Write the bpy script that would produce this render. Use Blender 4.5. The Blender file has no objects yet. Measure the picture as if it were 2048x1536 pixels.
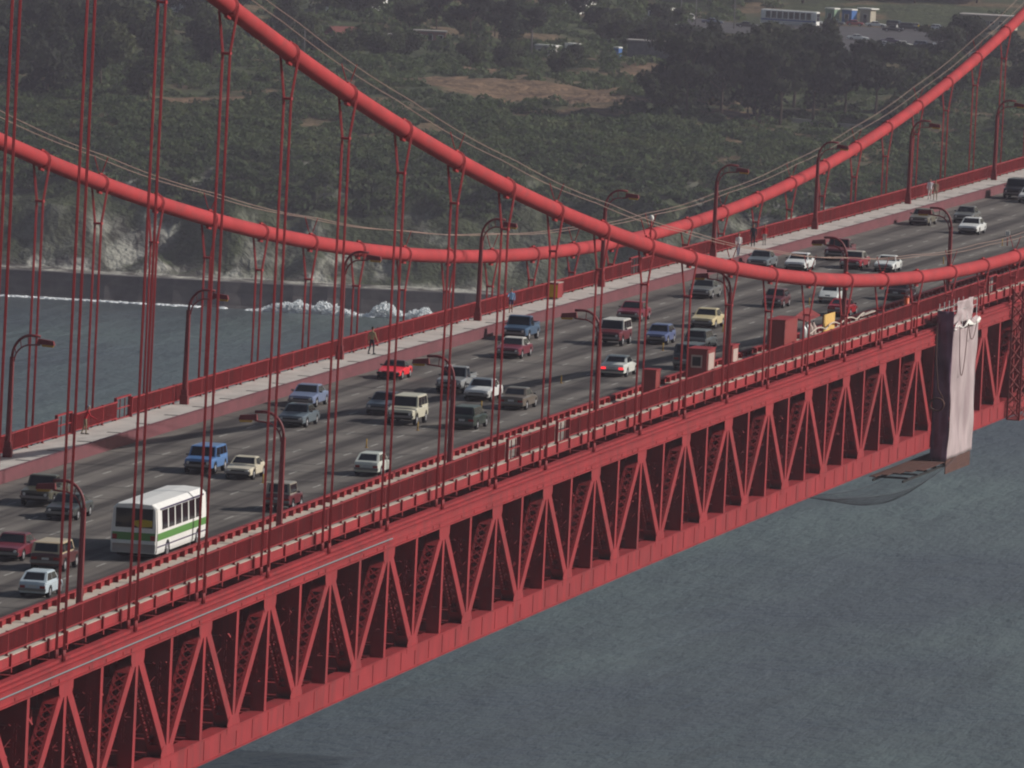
import bpy, math, random
import numpy as np
from mathutils import Vector, Matrix

random.seed(7)
RNG = np.random.default_rng(11)
SC = bpy.context.scene
COL = SC.collection
PI = math.pi

# ------------------------------------------------------------------ camera
H0 = 73.0                      # world height of the reference level of the truss above the water
YAW, PIT, ROL = -0.191107, -0.065833, 0.050214
CAM = Vector((142.1228, -848.846, 50.9033 + H0))
F = Vector((math.sin(YAW) * math.cos(PIT), math.cos(YAW) * math.cos(PIT), math.sin(PIT)))
R0 = Vector((math.cos(YAW), -math.sin(YAW), 0)); U0 = R0.cross(F)
RR = R0 * math.cos(ROL) + U0 * math.sin(ROL); UU = -R0 * math.sin(ROL) + U0 * math.cos(ROL)
cd = bpy.data.cameras.new('camera'); cam = bpy.data.objects.new('camera', cd); COL.objects.link(cam)
cd.sensor_width = 36; cd.lens = 23439.72 * 36 / 2048; cd.clip_start = 5; cd.clip_end = 20000
M = Matrix((RR, UU, -F)).transposed().to_4x4(); M.translation = CAM
cam.matrix_world = M; SC.camera = cam

# ------------------------------------------------------------------ sky, sun, exposure
SUN_AZ, SUN_EL = math.radians(20), math.radians(31)     # azimuth from +X towards +Y
w = bpy.data.worlds.new('World'); SC.world = w; w.use_nodes = True
nt = w.node_tree; bg = nt.nodes['Background']
sky = nt.nodes.new('ShaderNodeTexSky'); sky.sky_type = 'NISHITA'; sky.sun_disc = False
sky.sun_elevation = SUN_EL; sky.sun_rotation = math.radians(90) - SUN_AZ
sky.air_density = 1.2; sky.dust_density = 2.0; sky.ozone_density = 1.0
nt.links.new(sky.outputs[0], bg.inputs[0]); bg.inputs[1].default_value = 0.054
sl = bpy.data.lights.new('sun', 'SUN'); sl.energy = 4.6; sl.angle = math.radians(0.55); sl.color = (1.0, 0.945, 0.90)
so = bpy.data.objects.new('sun', sl); COL.objects.link(so)
sdir = Vector((math.cos(SUN_EL) * math.cos(SUN_AZ), math.cos(SUN_EL) * math.sin(SUN_AZ), math.sin(SUN_EL)))
so.rotation_euler = sdir.to_track_quat('Z', 'Y').to_euler(); so.location = (300, 100, 400)
vs = SC.view_settings; vs.view_transform = 'Standard'; vs.look = 'None'; vs.exposure = -0.10; vs.gamma = 1.0
vs.use_curve_mapping = False
SC.cycles.max_bounces = 5; SC.cycles.diffuse_bounces = 3; SC.cycles.glossy_bounces = 2
SC.cycles.transmission_bounces = 2; SC.cycles.volume_bounces = 1; SC.cycles.transparent_max_bounces = 6
SC.cycles.use_denoising = True
SC.render.film_transparent = False
SC.cycles.pixel_filter_type = 'BLACKMAN_HARRIS'; SC.cycles.filter_width = 2.1

# ------------------------------------------------------------------ bridge alignment
S = 15.24; W = 13.72; K0 = 19.5
ROAD, WALK, RAILX, WALK_OUT = 2.28, 2.63, 12.90, 13.03
def Yk(k):
    u = (k - K0) / 20.0
    return S * (k - K0) + 5.573 * u ** 2 + 5.4816 * u ** 3
def deck(Y):
    u = Y / 300.0
    return H0 + 1.0018 * u - 0.4885 * u ** 2 + 1.2251 * u ** 3
def cab(Y):
    u = Y / 300.0
    return H0 + 5.1379 - 0.729 * u + (31.4703 - 0.4991) * u ** 2 + 0.8323 * u ** 3 + 0.8479 * u ** 4
def grade(Y): return (deck(Y + 1) - deck(Y - 1)) / 2
def P(X, Y, z): return Vector((X, Y, deck(Y) + z))

# ------------------------------------------------------------------ helpers
class MB:
    def __init__(s): s.v = []; s.f = []; s.m = []; s.cur = 0; s.sm = []
    def add(s, vs_, fs, smooth=False):
        o = len(s.v); s.v.extend([tuple(p) for p in vs_])
        for f in fs: s.f.append(tuple(i + o for i in f)); s.m.append(s.cur); s.sm.append(smooth)
    def hexa(s, p):           # 8 corners: 4 bottom (ccw) then 4 top
        s.add(p, [(3, 2, 1, 0), (4, 5, 6, 7), (0, 1, 5, 4), (1, 2, 6, 5), (2, 3, 7, 6), (3, 0, 4, 7)])
    def box(s, x0, x1, y0, y1, z0, z1):
        s.hexa([(x0, y0, z0), (x1, y0, z0), (x1, y1, z0), (x0, y1, z0), (x0, y0, z1), (x1, y0, z1), (x1, y1, z1), (x0, y1, z1)])
    def bar(s, p, q, w_, h_, up=(0, 0, 1)):      # w_ across, h_ along 'up'
        p = Vector(p); q = Vector(q); d = (q - p).normalized(); up = Vector(up)
        x = d.cross(up)
        if x.length < 1e-5: x = d.cross(Vector((1, 0, 0)))
        x.normalize(); z = x.cross(d); a = x * w_ / 2; b = z * h_ / 2
        s.hexa([p - a - b, p + a - b, q + a - b, q - a - b, p - a + b, p + a + b, q + a + b, q - a + b])
    def tube(s, pts, r, n=8, cap=True, smooth=True):
        pts = [Vector(p) for p in pts]; rings = []
        rs = r if isinstance(r, (list, tuple)) else [r] * len(pts)
        ref = None; vs_ = []
        for i, p in enumerate(pts):
            d = (pts[min(i + 1, len(pts) - 1)] - pts[max(i - 1, 0)]).normalized()
            if ref is None:
                ref = Vector((1, 0, 0)) if abs(d.x) < 0.9 else Vector((0, 1, 0))
            a = (ref - d * ref.dot(d)).normalized(); b = d.cross(a); ref = a
            for j in range(n):
                t = 2 * PI * j / n; vs_.append(p + (a * math.cos(t) + b * math.sin(t)) * rs[i])
        fs = []
        for i in range(len(pts) - 1):
            for j in range(n):
                fs.append((i * n + j, i * n + (j + 1) % n, (i + 1) * n + (j + 1) % n, (i + 1) * n + j))
        s.add(vs_, fs, smooth)
        if cap:
            o = len(s.v) - len(vs_); L = len(pts) - 1
            s.f.append(tuple(o + j for j in reversed(range(n)))); s.m.append(s.cur); s.sm.append(False)
            s.f.append(tuple(o + L * n + j for j in range(n))); s.m.append(s.cur); s.sm.append(False)
    def prism(s, poly, axis, a, b):     # poly: 2D points in the plane normal to axis ('x','y','z')
        def m(p, t):
            return {'x': (t, p[0], p[1]), 'y': (p[0], t, p[1]), 'z': (p[0], p[1], t)}[axis]
        n = len(poly); vs_ = [m(p, a) for p in poly] + [m(p, b) for p in poly]
        fs = [tuple(range(n))[::-1], tuple(range(n, 2 * n))] + [(i, (i + 1) % n, n + (i + 1) % n, n + i) for i in range(n)]
        s.add(vs_, fs)
    def mesh(s, name, mats=()):
        me = bpy.data.meshes.new(name); me.from_pydata(s.v, [], s.f)
        for m_ in mats: me.materials.append(m_)
        if len(mats) > 1: me.polygons.foreach_set('material_index', s.m)
        if any(s.sm): me.polygons.foreach_set('use_smooth', s.sm)
        import bmesh
        bm = bmesh.new(); bm.from_mesh(me); bmesh.ops.recalc_face_normals(bm, faces=bm.faces); bm.to_mesh(me); bm.free()
        return me

def inst(name, me, parent=None, mat=None, loc=None, mtx=None):
    o = bpy.data.objects.new(name, me); COL.objects.link(o)
    if parent is not None: o.parent = parent
    if mtx is not None: o.matrix_basis = mtx
    elif loc is not None: o.location = loc
    if mat is not None and me is not None:
        if len(me.materials) == 0: me.materials.append(mat)
        elif me.materials[0] is not mat:
            o.material_slots[0].link = 'OBJECT'; o.material_slots[0].material = mat
    return o
def build(name, mb, mat, parent=None, loc=None, mtx=None):
    mats = mat if isinstance(mat, (list, tuple)) else [mat]
    return inst(name, mb.mesh(name, mats), parent, None, loc, mtx)
def empty(name, loc=(0, 0, 0), rz=0.0):
    o = bpy.data.objects.new(name, None); COL.objects.link(o); o.location = loc; o.rotation_euler = (0, 0, rz)
    o.empty_display_size = 0.5
    return o
def tag(o, label=None, cat=None, group=None, kind=None):
    if label: o['label'] = label
    if cat: o['category'] = cat
    if group: o['group'] = group
    if kind: o['kind'] = kind
    return o
def np_mesh(name, v, f, mat, cols=None, smooth=False):
    v = np.asarray(v, np.float32); f = np.asarray(f, np.int32); n = f.shape[1]
    me = bpy.data.meshes.new(name); me.vertices.add(len(v)); me.vertices.foreach_set('co', v.ravel())
    me.loops.add(f.size); me.loops.foreach_set('vertex_index', f.ravel())
    me.polygons.add(len(f)); me.polygons.foreach_set('loop_start', np.arange(0, f.size, n, dtype=np.int32))
    me.polygons.foreach_set('loop_total', np.full(len(f), n, np.int32))
    if smooth: me.polygons.foreach_set('use_smooth', np.ones(len(f), bool))
    for nm, c in (cols or {}).items():
        a = me.attributes.new(nm, 'FLOAT', 'POINT'); a.data.foreach_set('value', np.asarray(c, np.float32))
    me.update(calc_edges=True); me.materials.append(mat)
    return me

# ------------------------------------------------------------------ materials
def mat(name, col, rough=0.6, spec=0.3, metal=0.0, var=0.0, vscale=1.0, bump=0.0, bscale=8.0, dirt=None, dscale=(1, 1, 1), damt=0.0, emit=None, coat=0.0, space='Object'):
    m = bpy.data.materials.new(name); m.use_nodes = True; t = m.node_tree; b = t.nodes['Principled BSDF']
    b.inputs['Base Color'].default_value = (*col, 1); b.inputs['Roughness'].default_value = rough
    b.inputs['Specular IOR Level'].default_value = spec; b.inputs['Metallic'].default_value = metal
    if coat: b.inputs['Coat Weight'].default_value = coat; b.inputs['Coat Roughness'].default_value = 0.08
    N = t.nodes; L = t.links
    src = None
    if var or damt or bump:
        tc = N.new('ShaderNodeTexCoord') if space == 'Object' else N.new('ShaderNodeNewGeometry')
        co = tc.outputs['Object'] if space == 'Object' else tc.outputs['Position']
    if var:
        no = N.new('ShaderNodeTexNoise'); no.inputs['Scale'].default_value = vscale; no.inputs['Detail'].default_value = 5
        L.new(co, no.inputs['Vector'])
        mr = N.new('ShaderNodeMapRange'); mr.inputs[1].default_value = 0.3; mr.inputs[2].default_value = 0.7
        mr.inputs[3].default_value = 1 - var; mr.inputs[4].default_value = 1 + var; L.new(no.outputs['Fac'], mr.inputs[0])
        mx = N.new('ShaderNodeMix'); mx.data_type = 'RGBA'; mx.blend_type = 'MULTIPLY'; mx.inputs[0].default_value = 1
        mx.inputs[6].default_value = (*col, 1); L.new(mr.outputs[0], mx.inputs[7]); src = mx.outputs[2]
    if damt:
        mp = N.new('ShaderNodeMapping'); mp.inputs['Scale'].default_value = dscale; L.new(co, mp.inputs['Vector'])
        n2 = N.new('ShaderNodeTexNoise'); n2.inputs['Scale'].default_value = 1.0; n2.inputs['Detail'].default_value = 6; L.new(mp.outputs[0], n2.inputs['Vector'])
        cr = N.new('ShaderNodeMapRange'); cr.inputs[1].default_value = 0.5; cr.inputs[2].default_value = 0.75; cr.inputs[4].default_value = damt
        L.new(n2.outputs['Fac'], cr.inputs[0])
        m2 = N.new('ShaderNodeMix'); m2.data_type = 'RGBA'; L.new(cr.outputs[0], m2.inputs[0])
        if src is not None: L.new(src, m2.inputs[6])
        else: m2.inputs[6].default_value = (*col, 1)
        m2.inputs[7].default_value = (*dirt, 1); src = m2.outputs[2]
    if src is not None: L.new(src, b.inputs['Base Color'])
    if bump:
        nb = N.new('ShaderNodeTexNoise'); nb.inputs['Scale'].default_value = bscale; nb.inputs['Detail'].default_value = 4; L.new(co, nb.inputs['Vector'])
        bp = N.new('ShaderNodeBump'); bp.inputs['Strength'].default_value = bump; bp.inputs['Distance'].default_value = 0.05
        L.new(nb.outputs['Fac'], bp.inputs['Height']); L.new(bp.outputs[0], b.inputs['Normal'])
    if emit:
        b.inputs['Emission Color'].default_value = (*emit[0], 1); b.inputs['Emission Strength'].default_value = emit[1]
    return m

RED = mat('orange_red_paint', (0.270, 0.021, 0.025), 0.65, 0.3, var=0.16, vscale=0.45, dirt=(0.15, 0.025, 0.026), dscale=(2.0, 1.1, 0.22), damt=0.8, space='World')
CABLE = mat('cable_paint', (0.365, 0.039, 0.042), 0.75, 0.15, var=0.12, vscale=0.35, dirt=(0.25, 0.045, 0.047), dscale=(1.6, 0.5, 1.6), damt=0.75, space='World')
ROPE = mat('rope_paint', (0.36, 0.042, 0.046), 0.6, 0.2, space='World')
LAMPRED = mat('lamp_post_paint', (0.17, 0.020, 0.024), 0.5, 0.35, var=0.08, vscale=2)
BARRIER = mat('weathered_barrier_paint', (0.150, 0.050, 0.058), 0.65, 0.25, var=0.12, vscale=0.8, dirt=(0.10, 0.045, 0.044), dscale=(1, 0.4, 2.5), damt=0.6, space='World')
CONC = mat('sidewalk_concrete', (0.46, 0.43, 0.39), 0.85, 0.2, var=0.13, vscale=0.45, dirt=(0.3, 0.275, 0.25), dscale=(1.2, 0.25, 1), damt=0.55, space='World')
CONC2 = mat('pale_sidewalk_concrete', (0.47, 0.42, 0.35), 0.85, 0.2, var=0.10, vscale=0.45, dirt=(0.34, 0.30, 0.25), dscale=(1.2, 0.25, 1), damt=0.5, space='World')
BLACK = mat('black_rubber', (0.015, 0.015, 0.016), 0.8, 0.2)
DARK = mat('dark_underbody', (0.012, 0.012, 0.013), 0.9, 0.1)
GLASS = mat('dark_window_glass', (0.012, 0.014, 0.018), 0.07, 0.45)
CHROME = mat('dull_chrome', (0.22, 0.22, 0.225), 0.35, 0.5, metal=0.7)
HUB = mat('hubcap_metal', (0.42, 0.42, 0.43), 0.35, 0.5, metal=0.6)
HLAMP = mat('headlamp_glass', (0.6, 0.6, 0.58), 0.12, 0.5)
TLAMP = mat('tail_lamp_red', (0.30, 0.012, 0.012), 0.25, 0.5)
BRAKE = mat('lit_brake_lamp', (0.7, 0.02, 0.02), 0.3, 0.5, emit=((1, 0.03, 0.04), 1.6))
AMBER = mat('amber_lens', (0.42, 0.24, 0.03), 0.35, 0.4)
GRILLE = mat('black_grille', (0.02, 0.02, 0.02), 0.6, 0.2)
# ------------------------------------------------------------------ noise (numpy)
def vnoise(x, y, seed=0):
    xi = np.floor(x).astype(np.int64); yi = np.floor(y).astype(np.int64); xf = x - xi; yf = y - yi
    def h(a, b):
        n = (a * 374761393 + b * 668265263 + seed * 1442695041) & 0x7fffffff
        n = ((n ^ (n >> 13)) * 1274126177) & 0x7fffffff
        return ((n ^ (n >> 16)) & 0xffff) / 65535.0
    u = xf * xf * (3 - 2 * xf); v = yf * yf * (3 - 2 * yf)
    return (h(xi, yi) * (1 - u) + h(xi + 1, yi) * u) * (1 - v) + (h(xi, yi + 1) * (1 - u) + h(xi + 1, yi + 1) * u) * v
def fbm(x, y, o=4, seed=0):
    r = 0; a = 0.5; t = 0
    for i in range(o): r = r + a * vnoise(x * 2 ** i, y * 2 ** i, seed + i); t += a; a *= 0.5
    return r / t

# ------------------------------------------------------------------ shore terrain.  u: to the right, v: away from the viewpoint
EV = np.array([math.sin(YAW), math.cos(YAW)]); EU = np.array([math.cos(YAW), -math.sin(YAW)])
def uv2xy(u, v):
    u = np.asarray(u, float); v = np.asarray(v, float)
    return CAM.x + EU[0] * u + EV[0] * v, CAM.y + EU[1] * u + EV[1] * v
def shore(u): return 2046 + 3.0 * np.sin(u / 37.0) + 0.0006 * (u - 10) ** 2
VP = np.array([0, 12, 15, 27, 34, 52, 84, 136, 236, 420, 560, 900, 1400])
ZP = np.array([4.2, 4.6, 6.5, 16.5, 20.5, 24.0, 27.8, 30.7, 32.3, 33.2, 35.2, 42, 75])
def terr(u, v):
    u = np.asarray(u, float); v = np.asarray(v, float)
    d = v - shore(u)
    bay = (fbm(u / 17.0, v / 400 + 3, 4, 5) - 0.5) * 16 * np.clip((d - 10) / 10, 0, 1) * np.clip((90 - d) / 60, 0, 1)
    z = np.interp(d + bay, VP, ZP)
    cl = np.clip((d - 11) / 4, 0, 1) * np.clip((62 - d) / 30, 0, 1)
    rid = np.abs(fbm(u / 5.0, v / 9.0, 5, 9) - 0.5) * 2
    z = z + cl * (rid - 0.35) * 5.0
    z = z + np.clip((d - 30) / 30, 0, 1) * ((fbm(u / 24, v / 30, 4, 2) - 0.5) * 5.0 + (fbm(u / 6, v / 7, 3, 4) - 0.5) * 1.2) * np.clip((900 - d) / 300, 0.3, 1)
    lot = np.clip(1 - np.hypot((u - 82) / 48, (v - 2560) / 130) ** 4, 0, 1)
    z = z * (1 - lot) + lot * (35.0 + (v - 2560) * 0.010)
    return z
def tz(u, v): return float(terr(np.array([u]), np.array([v]))[0])
def tpos(u, v, dz=0.0):
    x, y = uv2xy(u, v); return Vector((float(x), float(y), tz(u, v) + dz))

ua = np.linspace(-300, 330, 300)
va = np.concatenate([np.linspace(0.0, 11, 8), np.linspace(12, 70, 52), np.linspace(72, 300, 100), np.linspace(306, 700, 60), np.linspace(715, 1500, 40)])
UG, DG = np.meshgrid(ua, va); VG = shore(UG) + DG
ZG = terr(UG, VG); XG, YG = uv2xy(UG, VG)
nu, nv = len(ua), len(va)
idx = np.arange(nu * nv).reshape(nv, nu)
fc = np.stack([idx[:-1, :-1], idx[:-1, 1:], idx[1:, 1:], idx[1:, :-1]], -1).reshape(-1, 4)
# ground cover masks: bare rock, dry grass
gz = np.gradient(ZG, axis=0) / np.maximum(np.gradient(VG, axis=0), 1e-3)
rock = np.clip((gz - 0.22) / 0.30, 0, 1) * np.clip((64 - DG) / 20, 0, 1)
rock = np.maximum(rock * np.clip((fbm(UG / 9, DG / 9, 4, 21) - 0.47) / 0.10, 0, 1), np.clip((14 - DG) / 3, 0, 1))
rock *= np.where(DG < 14, 1.0, np.clip(0.22 + np.exp(-((UG + 60) / 13) ** 2) + np.exp(-((UG + 22) / 12) ** 2) + 0.7 * np.exp(-((UG - 48) / 14) ** 2), 0, 1))
def ell(u0, v0, a, b): return np.clip(1.25 - np.hypot((UG - u0) / a, (VG - v0) / b), 0, 1)
dry = np.maximum.reduce([ell(-1, 2246, 24, 34), ell(15, 2226, 13, 12), ell(-14, 2270, 12, 22), ell(-58, 2178, 13, 16), ell(41, 2203, 8, 14), ell(27, 2345, 12, 40), ell(-6, 2345, 12, 20), ell(70, 2230, 12, 9), ell(8, 2300, 10, 14), ell(-34, 2240, 9, 12)])
dry = np.clip((dry * 1.5 - 0.8 * fbm(UG / 5, VG / 7, 4, 33)) / 0.35, 0, 1)
dry = np.maximum(dry, 0.7 * np.clip((fbm(UG / 13, VG / 16, 4, 51) - 0.56) / 0.08, 0, 1) * np.clip((DG - 40) / 30, 0, 1))

def ground_mat():
    m = bpy.data.materials.new('bluff_ground'); m.use_nodes = True; t = m.node_tree; N = t.nodes; L = t.links; b = N['Principled BSDF']
    b.inputs['Roughness'].default_value = 0.95; b.inputs['Specular IOR Level'].default_value = 0.1
    g = N.new('ShaderNodeNewGeometry')
    def ramp(scale, c0, c1, lo, hi, det=6, stretch=None):
        no = N.new('ShaderNodeTexNoise'); no.inputs['Scale'].default_value = scale; no.inputs['Detail'].default_value = det
        if stretch:
            mp = N.new('ShaderNodeMapping'); mp.inputs['Scale'].default_value = stretch; L.new(g.outputs['Position'], mp.inputs['Vector']); L.new(mp.outputs[0], no.inputs['Vector'])
        else: L.new(g.outputs['Position'], no.inputs['Vector'])
        r = N.new('ShaderNodeValToRGB'); r.color_ramp.elements[0].position = lo; r.color_ramp.elements[1].position = hi
        r.color_ramp.elements[0].color = (*c0, 1); r.color_ramp.elements[1].color = (*c1, 1); L.new(no.outputs['Fac'], r.inputs['Fac'])
        return r.outputs[0]
    green = ramp(0.25, (0.036, 0.046, 0.024), (0.075, 0.088, 0.044), 0.35, 0.68)
    rockc = ramp(0.22, (0.08, 0.073, 0.064), (0.44, 0.43, 0.37), 0.43, 0.60, 8, (1, 1, 0.45))
    dryc = ramp(0.3, (0.085, 0.058, 0.036), (0.235, 0.155, 0.095), 0.32, 0.66)
    ar = N.new('ShaderNodeAttribute'); ar.attribute_name = 'rock'; ad = N.new('ShaderNodeAttribute'); ad.attribute_name = 'dry'
    m1 = N.new('ShaderNodeMix'); m1.data_type = 'RGBA'; L.new(ad.outputs['Fac'], m1.inputs[0]); L.new(green, m1.inputs[6]); L.new(dryc, m1.inputs[7])
    m2 = N.new('ShaderNodeMix'); m2.data_type = 'RGBA'; L.new(ar.outputs['Fac'], m2.inputs[0]); L.new(m1.outputs[2], m2.inputs[6]); L.new(rockc, m2.inputs[7])
    L.new(m2.outputs[2], b.inputs['Base Color'])
    nb = N.new('ShaderNodeTexNoise'); nb.inputs['Scale'].default_value = 0.9; nb.inputs['Detail'].default_value = 8; L.new(g.outputs['Position'], nb.inputs['Vector'])
    bp = N.new('ShaderNodeBump'); bp.inputs['Strength'].default_value = 1.0; bp.inputs['Distance'].default_value = 0.8; L.new(nb.outputs['Fac'], bp.inputs['Height']); L.new(bp.outputs[0], b.inputs['Normal'])
    return m
me = np_mesh('bluff', np.stack([XG, YG, ZG], -1).reshape(-1, 3), fc, ground_mat(), {'rock': rock.ravel(), 'dry': dry.ravel()}, True)
tag(inst('bluff_terrain', me), kind='structure')

# seawall along the foot of the bluff
WALLM = mat('wet_seawall_stone', (0.062, 0.055, 0.052), 0.8, 0.3, var=0.35, vscale=0.5, dirt=(0.14, 0.125, 0.11), dscale=(0.15, 0.15, 0.8), damt=0.5, bump=0.8, bscale=1.2, space='World')
mb = MB(); us = np.linspace(-300, 330, 211); prof = [(-5.0, -2.0), (-2.2, 0.5), (-1.2, 2.6), (-0.6, 4.45), (0.9, 4.55), (0.9, 3.4)]
vv = []
for u in us:
    jit = float(fbm(np.array([u / 3.0]), np.array([0.5]), 3, 77)[0]) - 0.5
    for i, (dv, z) in enumerate(prof):
        x, y = uv2xy(u, shore(u) + dv + (jit * 1.6 if i < 3 else 0)); vv.append((float(x), float(y), z))
n = len(prof); ff = [(i * n + j, (i + 1) * n + j, (i + 1) * n + j + 1, i * n + j + 1) for i in range(len(us) - 1) for j in range(n - 1)]
mb.add(vv, ff)
tag(build('seawall', mb, WALLM), 'long dark wet stone seawall at the foot of the bluff', 'wall')

# ------------------------------------------------------------------ water
def water_mat():
    m = bpy.data.materials.new('strait_water'); m.use_nodes = True; t = m.node_tree; N = t.nodes; L = t.links; b = N['Principled BSDF']
    b.inputs['Roughness'].default_value = 0.32; b.inputs['IOR'].default_value = 1.33; b.inputs['Specular IOR Level'].default_value = 0.32
    g = N.new('ShaderNodeNewGeometry')
    def noi(scale, det, st, rough=0.55):
        mp = N.new('ShaderNodeMapping'); mp.inputs['Scale'].default_value = st; mp.inputs['Rotation'].default_value = (0, 0, math.radians(-14))
        L.new(g.outputs['Position'], mp.inputs['Vector'])
        n_ = N.new('ShaderNodeTexNoise'); n_.inputs['Scale'].default_value = scale; n_.inputs['Detail'].default_value = det; n_.inputs['Roughness'].default_value = rough
        L.new(mp.outputs[0], n_.inputs['Vector']); return n_.outputs['Fac']
    big = noi(0.011, 5, (1.0, 0.28, 1)); mid = noi(0.055, 7, (1.0, 0.26, 1), 0.62); fine = noi(0.7, 3, (1.0, 0.45, 1))
    r = N.new('ShaderNodeValToRGB'); r.color_ramp.elements[0].position = 0.42; r.color_ramp.elements[1].position = 0.62
    r.color_ramp.elements[0].color = (0.044, 0.056, 0.064, 1); r.color_ramp.elements[1].color = (0.084, 0.118, 0.106, 1); L.new(big, r.inputs['Fac'])
    # scattered whitecaps
    wc = noi(0.16, 6, (1.0, 0.5, 1), 0.7)
    mr = N.new('ShaderNodeMapRange'); mr.inputs[1].default_value = 0.735; mr.inputs[2].default_value = 0.765; L.new(wc, mr.inputs[0])
    mx = N.new('ShaderNodeMix'); mx.data_type = 'RGBA'; L.new(mr.outputs[0], mx.inputs[0]); L.new(r.outputs[0], mx.inputs[6]); mx.inputs[7].default_value = (0.5, 0.55, 0.55, 1)
    L.new(mx.outputs[2], b.inputs['Base Color'])
    ad = N.new('ShaderNodeMath'); ad.operation = 'MULTIPLY_ADD'; L.new(fine, ad.inputs[0]); ad.inputs[1].default_value = 0.06; L.new(mid, ad.inputs[2])
    bp = N.new('ShaderNodeBump'); bp.inputs['Strength'].default_value = 1.0; bp.inputs['Distance'].default_value = 3.6; L.new(ad.outputs[0], bp.inputs['Height']); L.new(bp.outputs[0], b.inputs['Normal'])
    return m
mb = MB(); mb.add([(-4000, -1500, 0), (4000, -1500, 0), (4000, 4500, 0), (-4000, 4500, 0)], [(0, 1, 2, 3)])
tag(build('water', mb, water_mat()), kind='structure')

# breaking waves against the seawall: lumpy white water, one mass
FOAM = mat('white_foam', (0.78, 0.82, 0.82), 0.9, 0.1, var=0.08, vscale=0.6, space='World')
FOAM.node_tree.nodes['Principled BSDF'].inputs['Subsurface Weight'].default_value = 0.6
FOAM.node_tree.nodes['Principled BSDF'].inputs['Subsurface Radius'].default_value = (1.5, 1.5, 1.5)
fv, ff = [], []
def blob(u, v, z, r, h):
    o = len(fv); x, y = uv2xy(u, v); x = float(x); y = float(y)
    for i in range(4):
        a = i / 3.2 * PI / 2
        for j in range(7):
            t = 2 * PI * j / 7 + i * 0.4; q = random.uniform(0.7, 1.2)
            fv.append((x + r * math.cos(a) * math.cos(t) * q, y + r * 0.6 * math.cos(a) * math.sin(t) * q, z + h * math.sin(a) * q))
    for i in range(3):
        for j in range(7): ff.append((o + i * 7 + j, o + i * 7 + (j + 1) % 7, o + (i + 1) * 7 + (j + 1) % 7, o + (i + 1) * 7 + j))
for i in range(2600):
    u = random.uniform(-125, 110)
    den = fbm(np.array([u / 12]), np.array([2.2]), 3, 8)[0]
    if den < 0.36: continue
    blob(u, shore(u) - 3.0 - abs(random.gauss(0, 1.0 + 5 * max(0, den - 0.5))), -0.10, random.uniform(0.35, 1.1), random.uniform(0.12, 0.34))
for i in range(6500):
    u = random.uniform(-47, -10)
    e = float(np.clip((fbm(np.array([u / 3.2]), np.array([7.7]), 4, 91)[0] - 0.22) * 2.2, 0, 1.3)) * min(1, (u + 47) / 9, (-10 - u) / 4)
    if random.random() > 0.35 + e: continue
    t_ = random.random() ** 1.6; blob(u, shore(u) - 2.6 - random.uniform(0, 4.5), -0.15 + 2.5 * e * t_, random.uniform(0.14, 0.45) * (1.15 - 0.6 * t_), random.uniform(0.08, 0.26))
me = np_mesh('surf', fv, ff, FOAM, None, True)
tag(inst('breaking_surf', me), 'white surf breaking against the dark seawall', 'surf', kind='stuff')

# ------------------------------------------------------------------ deck: road, sidewalks, markings
KA, KB = -6.0, 46.0
def ribbon(prof, k0, k1, step=0.5, closed=True):
    mb = MB(); ks = np.arange(k0, k1 + 1e-6, step); n = len(prof); vv = []; ff = []
    for k in ks:
        Y = Yk(k)
        for (X, z) in prof: vv.append((X, Y, deck(Y) + z))
    for i in range(len(ks) - 1):
        for j in range(n if closed else n - 1):
            ff.append((i * n + j, i * n + (j + 1) % n, (i + 1) * n + (j + 1) % n, (i + 1) * n + j))
    if closed: ff += [tuple(range(n)), tuple(range((len(ks) - 1) * n, len(ks) * n))[::-1]]
    mb.add(vv, ff); return mb

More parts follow.
